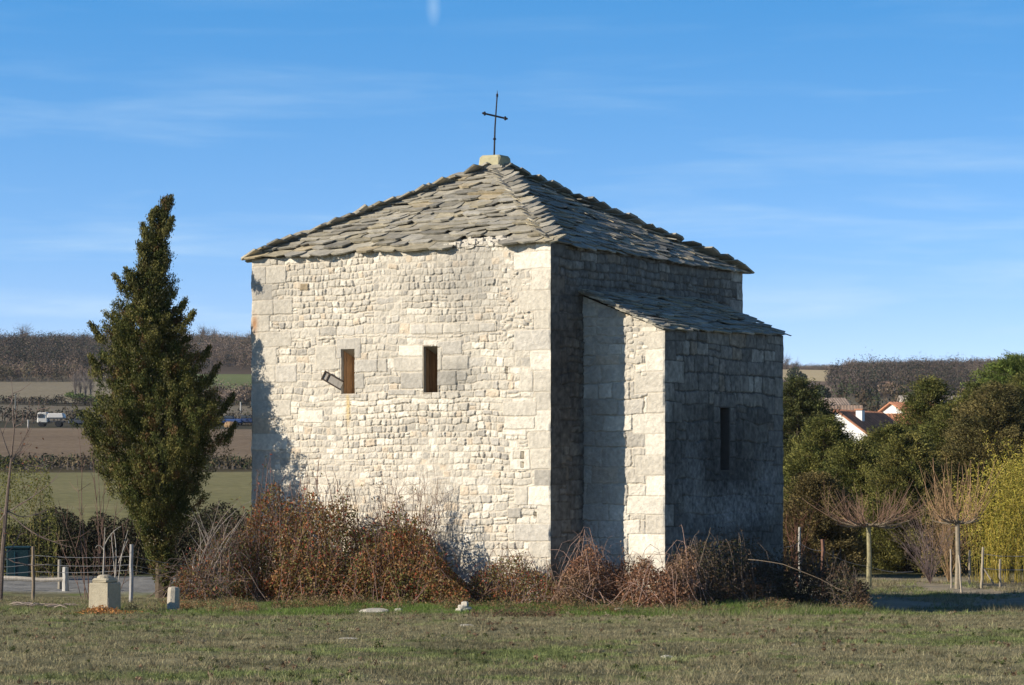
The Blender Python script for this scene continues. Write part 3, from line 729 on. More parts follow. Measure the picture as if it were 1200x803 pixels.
# ---------------------------------------------------------------- vegetation builders
def twig_tree(acc, base, h, spread, nb, col, rng, r0=.03, lean=(0, 0), k=5, sub=3, wig=.06, subl=.35):
    """several stems from one base, each with side twigs; returns tip points"""
    tips = []
    for _ in range(nb):
        d = rng.normal(size=2)*spread+np.array(lean); hh = h*rng.uniform(.55, 1.0); n = 7
        t = np.linspace(0, 1, n)
        pts = np.array(base)+np.stack([d[0]*t**1.3, d[1]*t**1.3, hh*t], 1)
        pts[1:] += np.cumsum(rng.normal(size=(n-1, 3))*wig*hh/n, 0)
        tube(acc, pts, np.linspace(r0, r0*.2, n)*rng.uniform(.6, 1), np.array(col)*rng.uniform(.8, 1.2), k)
        tips.append(pts[-1])
        for _s in range(sub):
            i = rng.integers(2, n-1); L = hh*subl*rng.uniform(.4, 1)
            q = norm((rng.normal(size=3)*np.array([1, 1, .4])+np.array([d[0], d[1], .9*abs(rng.normal())+.5])*1)[None])[0]
            m = 5; tt = np.linspace(0, 1, m)[:, None]
            sp = pts[i]+q*L*tt+np.array([0, 0, 1])*.15*L*tt**2; sp[1:] += np.cumsum(rng.normal(size=(m-1, 3))*.03*L, 0)
            tube(acc, sp, np.linspace(r0*.35, r0*.1, m), np.array(col)*rng.uniform(.8, 1.2), 4)
            tips.append(sp[-1]); tips.append(sp[2])
    return np.array(tips)

def sprays(acc, C, O, rng, n, size, leaf, cols, up=.5, flat=0.0, lw=.35):
    """foliage sprays: centres C pointing along O, n leaflets each"""
    m = len(C)
    t = rng.random((m, n, 1))
    off = rng.normal(size=(m, n, 3))*size*.36*(1-.5*t)
    off[..., 2] *= (1-flat)
    X = C[:, None]+O[:, None]*size*(t-.3)*1.3+off
    A = norm(O[:, None]*1.0+rng.normal(size=(m, n, 3))*.55+np.array([0, 0, up]))*leaf*rng.uniform(.6, 1.3, (m, n, 1))
    B = norm(np.cross(A, rng.normal(size=(m, n, 3))))*leaf*lw
    c = np.repeat(cols[:, None], n, 1)*rng.uniform(.7, 1.3, (m, n, 1))
    leaves(acc, X.reshape(-1, 3), A.reshape(-1, 3), B.reshape(-1, 3), c.reshape(-1, 3))

# --- the juniper at the left of the chapel
def juniper():
    rng = np.random.default_rng(21)
    d0 = 58.72; cx = W(190, d0)
    root = thing('juniper_tree', (cx, d0, 0), 'tall dense dark green juniper leaning slightly, standing left of the chapel', 'tree')
    prf = np.array([(235, 197, 2), (250, 191, 7), (262, 187, 11), (290, 182, 17), (312, 182, 20), (328, 176, 27), (345, 172, 33), (362, 171, 36), (385, 167, 50), (400, 172, 50), (425, 178, 56), (450, 181, 66), (480, 187, 76), (505, 188, 80), (530, 188, 76), (560, 186, 64), (590, 187, 46), (620, 187, 28), (645, 189, 19), (676, 192, 14), (700, 194, 8)], float)
    s = d0/F
    def at(py): return np.interp(py, prf[:, 0], prf[:, 1]), np.maximum(np.interp(py, prf[:, 0], prf[:, 2])-5, 1.0)
    acc = Acc()
    py = np.concatenate([rng.uniform(236, 700, 7400)])
    c_, w_ = at(py); keep = rng.random(len(py)) < (w_+4)/84*np.where(py < 300, .7, 1); py, c_, w_ = py[keep], c_[keep], w_[keep]
    c_ = c_+(vn(py, 0*py, 13, 4)-.5)*4
    n = len(py); th = rng.uniform(0, 2*PI, n)
    lob = .94+.16*np.sin(th*3+py*.035)+.12*(fbm(th*2.2, py, .9, 5, 3)-.5)*2+.46*(vn(th*2.2, py*.045, 1, 8)-.5)*2
    rf = np.sqrt(rng.uniform(.12, 1.0, n))*lob
    x = W(c_, d0)+np.cos(th)*rf*w_*s*.97; y = d0+np.sin(th)*rf*w_*s*.9; z = Zp(py, d0)
    C = np.stack([x, y, z], 1)
    O = norm(np.stack([np.cos(th)*.75, np.sin(th)*.75, np.full(n, .9)], 1)+rng.normal(size=(n, 3))*.25)
    base = mix((.060, .075, .020), (.19, .17, .050), rng.random(n)**1.5)
    br = rng.random(n) < .10; base[br] = np.array((.14, .085, .035))
    sprays(acc, C, O, rng, 84, .17, .028, base, lw=.42)
    # side spires that break the outline
    for (sx0, sy0, sx1, sy1) in ((170, 305, 163, 288), (158, 335, 148, 316), (150, 345, 136, 326), (205, 372, 217, 352), (212, 388, 225, 368), (122, 402, 108, 382), (240, 452, 256, 428), (255, 490, 272, 465), (118, 505, 104, 488), (118, 440, 107, 420), (232, 430, 244, 410), (262, 520, 274, 500), (172, 280, 168, 266), (194, 275, 201, 258), (176, 258, 183, 246), (128, 530, 112, 520)):
        m = 30; t = rng.random(m); dd_ = d0+rng.normal()*.35
        C = np.stack([W(sx0+(sx1-sx0)*t, dd_)+rng.normal(size=m)*.05*(1.1-t), dd_+rng.normal(size=m)*.12*(1.1-t), Zp(sy0+(sy1-sy0)*t, dd_)], 1)
        O = norm(np.tile([(sx1-sx0)*.05, 0, 1.0], (m, 1))+rng.normal(size=(m, 3))*.2)
        sprays(acc, C, O, rng, 34, .13, .03, mix((.06, .07, .02), (.18, .16, .05), rng.random(m)), lw=.38)
    # wispy shoots beyond the outline
    m = 260; py = rng.uniform(240, 560, m); c_, w_ = at(py); th = rng.uniform(0, 2*PI, m)
    r_ = w_*rng.uniform(.95, 1.12, m)
    C = np.stack([W(c_, d0)+np.cos(th)*r_*s, d0+np.sin(th)*r_*s*.9, Zp(py, d0)], 1)
    O = norm(np.stack([np.cos(th)*.55, np.sin(th)*.4, np.full(m, 1.0)], 1))
    sprays(acc, C, O, rng, 34, .2, .03, mix((.06, .065, .022), (.11, .10, .04), rng.random(m)), lw=.35)
    # spire
    m = 60; t = rng.random(m); C = np.stack([W(188+12*t, d0)+rng.normal(size=m)*.03, d0+rng.normal(size=m)*.03, Zp(262-28*t, d0)], 1)
    sprays(acc, C, norm(np.tile([.25, 0, 1.0], (m, 1))), rng, 26, .14, .03, mix((.06, .065, .022), (.11, .10, .04), rng.random(m)), lw=.35)
    acc.make('crown', M_CONIF, root)
    # pale berries / cones
    a = Acc(); m = 620; py = rng.uniform(300, 640, m); c_, w_ = at(py); th = rng.uniform(PI*.75, 2*PI*.98, m)
    r_ = w_*rng.uniform(.9, 1.08, m)
    C = np.stack([W(c_, d0)+np.cos(th)*r_*s, d0+np.sin(th)*r_*s*.9-.05, Zp(py, d0)], 1)
    for sc in (0, 1):
        A = rdir(m, rng)*.015; B = norm(np.cross(A, rng.normal(size=(m, 3))))*.013
        leaves(a, C, A, B, mix((.45, .40, .28), (.32, .27, .15), rng.random(m)))
    a.make('berries', M_LEAF, root)
    a = Acc(); tube(a, [(cx, d0, -.6), (cx-.03, d0, .8), (cx, d0, 2), (W(186, d0), d0, 4.5), (W(185, d0), d0, 7.2)], [.17, .14, .11, .07, .02], (.11, .085, .06), 9)
    a.make('trunk', M_BARK, root)
juniper()

# --- brambles along the walls
BRC = {'autumn': [(.15, .14, .04, .34), (.22, .12, .05, .22), (.30, .07, .04, .14), (.28, .20, .10, .16), (.10, .12, .035, .14)],
       'dead': [(.22, .13, .07, .4), (.32, .21, .13, .3), (.11, .065, .04, .2), (.10, .085, .04, .1)],
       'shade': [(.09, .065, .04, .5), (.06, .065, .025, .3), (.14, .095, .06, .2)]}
def pick(pal, n, rng):
    p = np.array(pal); i = rng.choice(len(p), n, p=p[:, 3]/p[:, 3].sum()); return p[i, :3]*rng.uniform(.75, 1.3, (n, 1))
def bramble(label, outline, dfun, depth, nleaf, nstem, pal, seed, stemcol=(.20, .13, .105), leaf=.035, arch=1.0, group=None, stick=.12, canes=0, name='bramble_bush'):
    rng = np.random.default_rng(seed)
    ol = np.array(outline, float)
    cxp = ol[:, 0].mean(); d0 = dfun(cxp)-depth/2
    root = thing(name, (W(cxp, d0), d0, gz(W(cxp, d0), d0)), label, 'bush', group)
    def sample(n, edge=False):
        px = rng.uniform(ol[0, 0], ol[-1, 0], n); q = rng.random(n)
        d = dfun(px)-depth*q*(.7+.75*fbm(px/60, 0*px, 1, seed+4, 3))-.05
        top = Zp(np.interp(px, ol[:, 0], ol[:, 1]), d)
        x = W(px, d); g0 = ground(x, d)
        prof_ = (.55+.45*np.sin(np.clip(q*1.15, 0, 1)*PI)**.5)*(1-.35*sst(.75, 1, q))   # lower towards the outside
        lump = .55+.62*sst(.32, .68, fbm(x, d, .8, seed+2, 3))+.12*(fbm(x, d, .2, seed+8, 2)-.5)
        hh = np.maximum((top-g0)*prof_*lump, .05)
        return x, d, g0, hh, px
    x, d, g0, hh, px = sample(nleaf)
    f = 1-(rng.random(nleaf)**1.6)*.95
    C = np.stack([x, d, g0+hh*f], 1)+rng.normal(size=(nleaf, 3))*.03
    A = norm(rng.normal(size=(nleaf, 3))+np.array([0, -.2, -.3]))*leaf*rng.uniform(.6, 1.4, (nleaf, 1)); B = norm(np.cross(A, rng.normal(size=(nleaf, 3))))*leaf*.5
    c = pick(pal, nleaf, rng)
    # colour drifts over the bush from green-brown to red
    dr = sst(.35, .65, fbm(x, C[:, 2], .7, seed+5, 3))[:, None]
    c = c*(1-dr*.5)+pick(pal, nleaf, rng)*np.array([1.25, .85, .8])*dr*.5
    la = Acc(); leaves(la, C, A, B, c)
    # leaf clusters sticking out on shoots
    sa = Acc()
    x, d, g0, hh, px = sample(nstem)
    for k in range(nstem):
        n = 7; t = np.linspace(0, 1, n)
        az_ = rng.uniform(0, 2*PI); L = rng.uniform(.3, 1.0)*arch; H = hh[k]*rng.uniform(.8, 1.12+stick)
        bx = x[k]-math.cos(az_)*L*.5; by = d[k]-math.sin(az_)*L*.4
        pts = np.stack([bx+math.cos(az_)*L*t, by+math.sin(az_)*L*t*.6, g0[k]+H*np.sin(np.clip(t*rng.uniform(1.6, 2.6), 0, PI*.93))], 1)+rng.normal(size=(n, 3))*.018
        tube(sa, pts, np.linspace(.008, .003, n), np.array(stemcol)*rng.uniform(.6, 1.35), 4)
        m = 5
        if k % 2 == 0:
            i = rng.integers(2, n, m); Cc = pts[i]+rng.normal(size=(m, 3))*.04
            A = rdir(m, rng)*leaf; B = norm(np.cross(A, rng.normal(size=(m, 3))))*leaf*.5
            leaves(la, Cc, A, B, pick(pal, m, rng))
    for k in range(canes):
        i = rng.integers(nstem); az_ = rng.normal()*.25; Hc = rng.uniform(.9, 1.5)
        t = np.linspace(0, 1, 8)
        pts = np.stack([x[i]+np.sin(az_)*Hc*t, d[i]+0*t, g0[i]+hh[i]*.5+Hc*t], 1)+rng.normal(size=(8, 3))*.015
        tube(sa, pts, np.linspace(.009, .003, 8), np.array(stemcol), 4)
    if nleaf: la.make('foliage', M_LEAF, root)
    sa.make('stems', M_BARK, root)
    return root
def dfront(px):
    s = hit(np.clip(px, 200, 650), pL, uF); return np.where(np.asarray(px) < 295, 59.0-.4, (pL[1]+uF[1]*s)-.12)
bramble('big russet and green bramble thicket covering the foot of the chapel front', [(272, 668), (284, 636), (298, 602), (318, 585), (345, 580), (365, 588), (395, 596), (425, 600), (455, 592), (475, 600), (492, 620), (510, 650), (530, 676), (548, 690)],
        dfront, 2.2, 34000, 420, BRC['autumn'], 31, leaf=.038, stick=.3)
bramble('thin grey-brown bramble tangle beside the stone post left of the thicket', [(205, 676), (222, 660), (240, 646), (262, 636), (285, 636), (300, 650)], lambda px: 58.6+0*np.asarray(px), 2.4, 6500, 210, BRC['autumn'], 32, (.17, .125, .105), .03, stick=.3, arch=1.5)
bramble('low brown weeds and brambles at the foot of the chapel corner', [(546, 690), (560, 676), (580, 664), (600, 660), (622, 664), (640, 672), (652, 684)], dfront, 1.0, 5200, 90, BRC['autumn'], 33, leaf=.028, stick=.3)
def dniche(px): return np.interp(px, [640, 683, 779, 800], [54.6, 54.9, 53.9, 54.2])
bramble('heap of dead brown bramble stems below the sunlit strip of the apse', [(650, 688), (664, 672), (684, 650), (700, 643), (722, 645), (745, 653), (770, 660), (795, 650), (815, 655)], dniche, 1.5, 15000, 210, BRC['dead'], 34, (.30, .20, .16), .032, arch=1.4, stick=.3)
def dside(px):
    s = hit(np.clip(px, 779, 915), pK, uS); return np.interp(px, [779, 917, 1020], [pK[1]-.1, pM[1]-1.4, 57.5])
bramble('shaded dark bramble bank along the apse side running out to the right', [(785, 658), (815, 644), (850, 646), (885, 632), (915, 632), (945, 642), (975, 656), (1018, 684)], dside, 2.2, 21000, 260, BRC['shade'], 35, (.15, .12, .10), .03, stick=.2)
# reddish bare shoots rising out of the thicket against the wall
rng = np.random.default_rng(36)
sb = thing('bare_shrub', (W(478, 55.9), 55.9, 0), 'tall thin leafless reddish shoots rising from the thicket against the wall', 'shrub')
a = Acc(); 
for (px, lean) in ((462, -.25), (478, .0), (490, .25), (500, .35)):
    twig_tree(a, (W(px, 55.9), 55.9, .3), Zp(545, 55.9)-.3, .22, 6, (.17, .095, .07), rng, .011, (lean, 0), sub=8, wig=.10, subl=.4)
a.make('stems', M_BARK, sb)
# dry cane crossing the shaded brambles
for (p, q, m_) in ((P(876, 655, 53.6), P(990, 694, 52.6), 'long pale cane sloping right over the dark brambles beside the apse'), (P(812, 700, 52.8), P(833, 618, 53.2), 'single upright dry cane standing in front of the apse side'), (P(640, 655, 53.8), P(652, 690, 53.4), 'short dry cane leaning at the chapel corner')):
    a = Acc(); t = np.linspace(0, 1, 9)[:, None]; pts = p*(1-t)+q*t+np.array([0, 0, .12])*np.sin(t*PI)+rng.normal(size=(9, 3))*.015
    tube(a, pts, np.linspace(.008, .004, 9), (.22, .17, .12), 5)
    ob = a.make('dry_cane', M_BARK); tag(ob, m_, 'cane', 'dry canes over the brambles')


# --- hedge and scrub left, behind the gravel
def scrub(name, label, cat, px0, px1, tops, d, depth, n, cols, seed, leaf=.045, group=None, stems=60, stemcol=(.12, .09, .07)):
    rng = np.random.default_rng(seed); tp = np.array(tops, float)
    root = thing(name, (W((px0+px1)/2, d+depth/2), d+depth/2, gz(W((px0+px1)/2, d), d)), label, cat, group)
    px = rng.uniform(px0, px1, n); q = rng.random(n); dd = d+depth*q
    x = W(px, dd); g0 = ground(x, dd); top = Zp(np.interp(px, tp[:, 0], tp[:, 1]), dd)
    edge = np.minimum(sst(px0-4, px0+10, px), 1-sst(px1-10, px1+4, px))
    hh = np.maximum(top-g0, .1)*(.7+.55*fbm(x*1.5, dd, .8, seed, 3))*(.45+.55*edge)*(.72+.28*np.sin(q*PI))
    f = 1-rng.random(n)**1.5*.97
    C = np.stack([x, dd, g0+hh*f], 1)
    A = norm(rng.normal(size=(n, 3))+np.array([0, 0, .5]))*leaf*rng.uniform(.6, 1.4, (n, 1)); B = norm(np.cross(A, rng.normal(size=(n, 3))))*leaf*.45
    a = Acc(); leaves(a, C, A, B, pick(cols, n, rng)); a.make('foliage', M_LEAF, root)
    a = Acc()
    for k in range(stems):
        i = rng.integers(n); tube(a, [(x[i], dd[i], g0[i]-.05), (x[i]+rng.normal()*.1, dd[i]+rng.normal()*.1, g0[i]+hh[i]*.6), (x[i]+rng.normal()*.25, dd[i]+rng.normal()*.2, g0[i]+hh[i]*rng.uniform(.9, 1.15))], [.014, .009, .004], np.array(stemcol)*rng.uniform(.7, 1.3), 4)
    if stems: a.make('stems', M_BARK, root)
    return root
G1 = [(.024, .030, .012, .5), (.035, .042, .015, .3), (.055, .04, .025, .2)]
G2 = [(.035, .034, .016, .4), (.06, .045, .03, .3), (.03, .036, .014, .3)]
scrub('hedge_shrub', 'dark evergreen shrub behind the gravel track left of the bare sapling', 'shrub', -60, 48, [(-60, 605), (0, 612), (48, 618)], 72, 3.0, 9000, G1, 51, .05, 'dark hedge behind the gravel track')
scrub('hedge_shrub', 'dark rounded shrub behind the wire fence and thin stems', 'shrub', 30, 108, [(30, 612), (60, 600), (85, 604), (108, 612)], 72.4, 3.0, 9000, G1, 52, .05, 'dark hedge behind the gravel track')
scrub('hedge_shrub', 'dark shrub behind the stone pedestal with brown twigs on top', 'shrub', 96, 190, [(96, 612), (120, 604), (160, 612), (190, 604)], 72.8, 3.0, 9000, G2, 53, .05, 'dark hedge behind the gravel track')
scrub('hedge_shrub', 'dark shrub between the juniper and the chapel wall', 'shrub', 180, 300, [(180, 612), (215, 604), (250, 596), (300, 600)], 73.2, 3.0, 11000, G2, 54, .05, 'dark hedge behind the gravel track')
scrub('yellow_shrub', 'yellow-green feathery shrub behind the bare sapling at the left edge', 'shrub', -40, 66, [(-40, 545), (0, 528), (25, 532), (50, 540), (66, 556)], 69.5, 2.0, 6200, [(.17, .17, .035, .6), (.13, .13, .04, .3), (.20, .17, .06, .1)], 55, .035, stems=24, stemcol=(.16, .13, .05))

# --- sapling at far left and bare stems beside the pedestal
rng = np.random.default_rng(61)
sx_, sy_ = W(2, 55.5), 55.5; g0 = gz(sx_, sy_)
sp = thing('bare_sapling', (sx_, sy_, g0), 'leafless young tree with thin pale twigs at the left edge', 'tree')
a = Acc(); B0 = P(0, 700, 55.5)
pts = [B0-np.array([0, 0, .15]), P(3, 650, 55.5), P(7, 600, 55.5), P(13, 540, 55.5), P(17, 500, 55.5), P(22, 462, 55.5)]
tube(a, pts, [.06, .05, .04, .022, .014, .005], (.15, .115, .095), 7)
a.make('trunk', M_BARK, sp)
a = Acc()
for (i, tx, ty) in ((2, 70, 560), (2, 55, 600), (2, -30, 560), (3, 48, 468), (3, -15, 455), (3, 36, 500), (4, 12, 440), (2, 88, 640), (3, 30, 520), (1, 60, 655), (4, 40, 478), (2, -20, 620), (1, 30, 610), (3, 60, 540)):
    q = np.array(pts[i]); e = P(tx, ty, 55.5+rng.normal()*.4); t = np.linspace(0, 1, 8)[:, None]
    s_ = q*(1-t)+e*t+np.array([0, 0, -.12])*np.sin(t*PI)+np.cumsum(rng.normal(size=(8, 3))*.012, 0); tube(a, s_, np.linspace(.014, .004, 8), np.array((.20, .155, .135))*rng.uniform(.8, 1.2), 4)
    for k in range(5):
        j = rng.integers(2, 7); e2 = s_[j]+norm((e-q+rng.normal(size=3)*.8)[None])[0]*rng.uniform(.2, .5); tube(a, [s_[j], (s_[j]+e2)/2+rng.normal(size=3)*.02, e2], [.007, .005, .003], (.20, .14, .12), 4)
a.make('branches', M_BARK, sp)
a = Acc(); m = 40; C = np.stack([W(rng.uniform(-10, 55, m), 55.5), 55.5+rng.normal(size=m)*.3, Zp(rng.uniform(470, 640, m), 55.5)], 1)
leaves(a, C, rdir(m, rng)*.035, rdir(m, rng)*.02, pick([(.20, .07, .03, 1)], m, rng)); a.make('dead_leaves', M_LEAF, sp)

sh = thing('bare_shrub', (W(118, 56), 56, 0), 'leafless reddish multi-stemmed shrub standing behind the stone pedestal', 'shrub')
a = Acc(); 
for (bx, tx, ty, r_) in ((100, 88, 560, .012), (104, 70, 590, .01), (106, 96, 505, .014), (112, 118, 560, .014), (122, 140, 590, .010), (98, 60, 620, .008), (130, 150, 600, .01), (128, 116, 540, .012), (118, 105, 520, .01), (135, 165, 615, .008), (102, 130, 570, .01)):
    q = P(bx, 706, 56); e = P(tx, ty, 56+rng.normal()*.5); t = np.linspace(0, 1, 9)[:, None]
    s_ = q*(1-t)+e*t+np.cumsum(rng.normal(size=(9, 3))*.015, 0); tube(a, s_, np.linspace(r_*1.1, .004, 9), np.array((.17, .11, .085))*rng.uniform(.8, 1.3), 5)
    for k in range(6):
        j = rng.integers(2, 8); e2 = s_[j]+norm((e-q+rng.normal(size=3)*1.2)[None])[0]*rng.uniform(.2, .6); tube(a, [s_[j], (s_[j]+e2)/2+rng.normal(size=3)*.02, e2], [.006, .005, .003], (.18, .115, .09), 4)
a.make('stems', M_BARK, sh)
sh = thing('pale_shrub', (W(150, 54), 54, 0), 'pale grey bare twigs arching beside the juniper foot', 'shrub')
a = Acc()
for (bx, by, mx, my, tx, ty) in ((121, 678, 122, 640, 123, 618), (122, 640, 130, 622, 142, 617), (122, 645, 116, 635, 112, 642), (135, 680, 138, 640, 133, 622), (139, 680, 142, 645, 150, 622), (135, 680, 133, 650, 130, 625), (139, 660, 146, 640, 150, 632)):
    A_ = P(bx, by, 54); Bm = P(mx, my, 54); Cq = P(tx, ty, 54+rng.normal()*.2); t = np.linspace(0, 1, 9)[:, None]
    tube(a, A_*(1-t)**2+Bm*2*t*(1-t)+Cq*t**2, np.linspace(.022 if bx < 123 and by > 670 else .012, .006, 9), (.40, .36, .31), 6)
a.make('stems', M_BARK, sh)
sh = thing('pale_shrub', (W(250, 56.8), 56.8, 0), 'pale arching dead branches between the juniper and the thicket', 'shrub')
a = Acc()
for k in range(26):
    A_ = P(rng.uniform(222, 262), rng.uniform(660, 690), 56.8); Cq = P(rng.uniform(205, 300), rng.uniform(585, 660), 56.8+rng.normal()*.4); Bm = (A_+Cq)/2+np.array([rng.normal()*.15, 0, abs(rng.normal())*.35]); t = np.linspace(0, 1, 9)[:, None]
    tube(a, A_*(1-t)**2+Bm*2*t*(1-t)+Cq*t**2, np.linspace(.013, .004, 9), np.array((.33, .28, .24))*rng.uniform(.55, 1.2), 5)
a.make('stems', M_BARK, sh)

# ---------------------------------------------------------------- stones, pedestal, posts and fences
def loc(px, py):
    """point of the near ground seen at a pixel"""
    d = 20.0
    for k in range(900):
        d = 20+k*.1
        if Zp(py, d) <= float(ground(np.array([W(px, d)]), np.array([d]), False)[0]): break
    return W(px, d), d
def ploc(px, d): x = W(px, d); return x, d, gz(x, d)
x, y = W(123, 51.3), 51.3; g0 = gz(x, y)
pd = thing('stone_pedestal', (x, y, g0), 'stepped grey stone pedestal of a lost cross, standing in dry leaves', 'pedestal')
a = Acc(); rg = np.random.default_rng(3)
ped = (.40, .355, .26)
box(a, (x, y, g0+.24), (.47, .47, .64), ped, -.44, .006, rg, bev=.02)
a.make('base_block', M_STONE, pd)
a = Acc(); box(a, (x, y, g0+.60), (.38, .38, .10), ped, -.44, .006, rg, bev=.03); a.make('upper_step', M_STONE, pd)
a = Acc(); tube(a, [(x, y, g0+.62), (x, y, g0+.69), (x, y, g0+.72)], [.17, .15, .10], (.38, .34, .26), 12); a.make('socket_ring', M_STONE, pd)
x, y = W(203, 52), 52.0; g0 = gz(x, y)
a = Acc(); tube(a, [(x, y, g0-.1), (x, y, g0+.2), (x+.01, y, g0+.42), (x+.01, y, g0+.47), (x+.01, y, g0+.485)], [.135, .13, .125, .11, .05], (.42, .38, .31), 9)
o = a.make('stone_stub', M_STONE); tag(o, 'short round broken stone column stub under the juniper', 'stone post')
# loose stones
def rock(acc, px, d, w, h, dep, col, seed, dz=0.0):
    r_ = np.random.default_rng(seed); x, y = W(px, d), d; z = gz(x, y)+dz
    n = 11; an = np.arange(n)/n*2*PI; rr_ = 1+r_.normal(size=n)*.13
    V = []
    for (s_, hz) in ((.9, -.03), (1.0, h*.35), (.86, h*.8), (.5, h*1.0)):
        V += [(x+math.cos(t)*w/2*s_*q, y+math.sin(t)*dep/2*s_*q, z+hz+r_.normal()*h*.06) for t, q in zip(an, rr_)]
    i = np.arange(3)[:, None]*n; j = np.arange(n)[None]; j2 = (j+1) % n
    acc.add(np.array(V), [np.stack([i+j, i+j2, i+n+j2, i+n+j], -1).reshape(-1, 4), (np.arange(n)+3*n)[None]], col)
for (px, py, w, h, dep, lab) in ((441, 718, .66, .09, .5, 'largest flat pale stone lying in the grass before the thicket'), (467, 719, .2, .08, .2, 'small pale stone just right of the large flat one'),
        (408, 749, .3, .015, .2, 'thin pale slab nearly buried in the front meadow'), (546, 735, .26, .05, .2, 'small thin white stone in the grass below the stone stack'), (600, 716, .22, .02, .2, 'small grey stone in the grass below the chapel corner'),
        (572, 718, .26, .03, .2, 'grey stone in the weeds between the stack and the corner'), (725, 717, .22, .06, .2, 'small whitish stone in the grass in front of the apse'), (782, 770, .16, .04, .12, 'tiny pale stone in the right foreground meadow'), (930, 757, .1, .03, .08, 'tiny white stone in the right meadow before the shaded bank'),
        (197, 716, .2, .02, .15, 'pale stone lying right of the pedestal near the column stub')):
    x, d = loc(px, py); a = Acc(); rock(a, px, d, w, h, dep, (.44, .41, .35), int(px)); o = a.make('loose_stone', M_STONE); tag(o, lab, 'stone', 'loose stones in the grass')
for k, (px, dz, w, h, lab) in enumerate(((541, 0.02, .26, .07, 'bottom slab of the little stone stack before the thicket'), (545, .06, .27, .05, 'second slab up in the little stone stack'), (543, .105, .2, .05, 'third slab up in the little stone stack, slightly narrower'), (545, .15, .15, .06, 'small top stone of the little stone stack'))):
    x, d = loc(px, 718); a = Acc(); rock(a, px, d, w, h, .2, (.50, .46, .39), 70+k, dz); o = a.make('stacked_stone', M_STONE); tag(o, lab, 'stone', 'stones of the little stack')

def post(name, px, pyt, d, r, col, label, lean=0.0, group=None, foot=None):
    if foot: d = loc(px, foot)[1]
    x, y, g0 = ploc(px, d); zt = Zp(pyt, d)
    a = Acc(); n = 7; t = np.linspace(0, 1, n)
    pts = np.stack([x+lean*t, y+0*t, g0-.15+(zt-g0+.15)*t], 1)+np.random.default_rng(int(px)).normal(size=(n, 3))*.006
    tube(a, pts, np.linspace(r*1.05, r*.9, n), col, 8)
    o = a.make(name, M_WOOD); tag(o, label, 'post', group); return pts
post('fence_post', 39, 640, 56, .038, (.23, .18, .13), 'slim brown fence post nearest the bare sapling', 0, 'slim wire fence posts on the left')
post('fence_post', 154, 638, 55.5, .045, (.38, .36, .34), 'grey weathered fence post between pedestal and juniper', 0, 'slim wire fence posts on the left')
post('fence_post', 70, 656, 62.5, .05, (.30, .27, .22), 'thick short fence post behind the log rail', 0, 'slim wire fence posts on the left')
post('rail_post', 77, 664, 61.5, .08, (.46, .44, .40), 'stout pale post at the end of the log rail')
post('fence_post', 225, 655, 60, .035, (.42, .38, .33), 'pale thin post among the dead brambles right of the juniper', .05)
a = Acc(); tube(a, [P(-30, 677, 61.5), P(20, 678, 61.5), P(50, 680, 61.5), P(76, 679, 61.5)], [.055, .055, .052, .05], (.48, .43, .36), 8)
o = a.make('log_rail', M_WOOD); tag(o, 'pale peeled log rail lying level at the left fence', 'rail')
def wire(pts, label, sag=.04, r=.006, col=(.4, .4, .4)):
    a = Acc()
    for p, q in zip(pts[:-1], pts[1:]):
        t = np.linspace(0, 1, 10)[:, None]; tube(a, p*(1-t)+q*t-np.array([0, 0, sag])*np.sin(t*PI), .006 if r is None else r, col, 4)
    o = a.make('fence_wire', M_WIRE); tag(o, label, 'wire')
wire([P(-30, 656, 56), P(39, 651, 56), P(154, 652, 55.5), P(225, 662, 60)], 'top strand of white wire on the left fence')
wire([P(-30, 664, 56), P(39, 661, 56), P(154, 662, 55.5), P(225, 672, 60)], 'middle strand of wire on the left fence')
wire([P(-30, 670, 56), P(39, 670, 56), P(154, 668, 55.5), P(225, 678, 60)], 'lowest strand of wire on the left fence')
# teal bin/cabin left, colours darkened to carry the shade of the hedge
x, y, g0 = ploc(22, 69)
tb = thing('teal_container', (x, y, g0), 'teal upright metal locker behind the left fence, hedge shade put into its colour', 'container')
a = Acc(); box(a, (x, y, g0+.35), (.6, .6, .95), (.008, .028, .034), .1, 0, bev=.03); a.make('body', M_PAINT, tb)
a = Acc(); box(a, (x, y, g0+.855), (.66, .66, .06), (.010, .034, .04), .1, 0, bev=.02); a.make('lid', M_PAINT, tb)
a = Acc(); box(a, (x-.05, y-.32, g0+.4), (.02, .02, .7), (.015, .07, .09), .1, 0); a.make('door_seam', M_PAINT, tb)
# broken twigs on the ground
rng = np.random.default_rng(64); a = Acc()
for k in range(46):
    px = rng.uniform(8, 72); d = rng.uniform(52.3, 53.6); x, y, g0 = ploc(px, d); an = rng.normal()*.5; L = rng.uniform(.15, .55)
    tube(a, [(x, y, g0+.02), (x+math.cos(an)*L/2, y+math.sin(an)*L/2, g0+.03+rng.random()*.05), (x+math.cos(an)*L, y+math.sin(an)*L, g0+.02+rng.random()*.06)], [.012, .012, .006], np.array((.36, .29, .24))*rng.uniform(.6, 1.2), 5)
o = a.make('twig_pile', M_BARK); tag(o, 'loose pile of broken pale twigs on the grass left of the pedestal', 'twigs')
# fallen leaves before the pedestal
a = Acc(); m = 1500; px = 122+rng.normal(size=m)*17; d = 50.3+rng.normal(size=m)*.35; x = W(px, d); z = ground(x, d)+.015+np.abs(rng.normal(size=m))*.05*np.exp(-((px-118)/20)**2)
A = norm(rng.normal(size=(m, 3))*np.array([1, 1, .5]))*.04; leaves(a, np.stack([x, d, z], 1), A, norm(np.cross(A, rng.normal(size=(m, 3))))*.014, pick([(.42, .20, .06, .6), (.34, .14, .05, .4)], m, rng))
o = a.make('fallen_leaves', M_LEAF); tag(o, kind='stuff', label='orange-brown dry leaves heaped before the stone pedestal', cat='leaves')

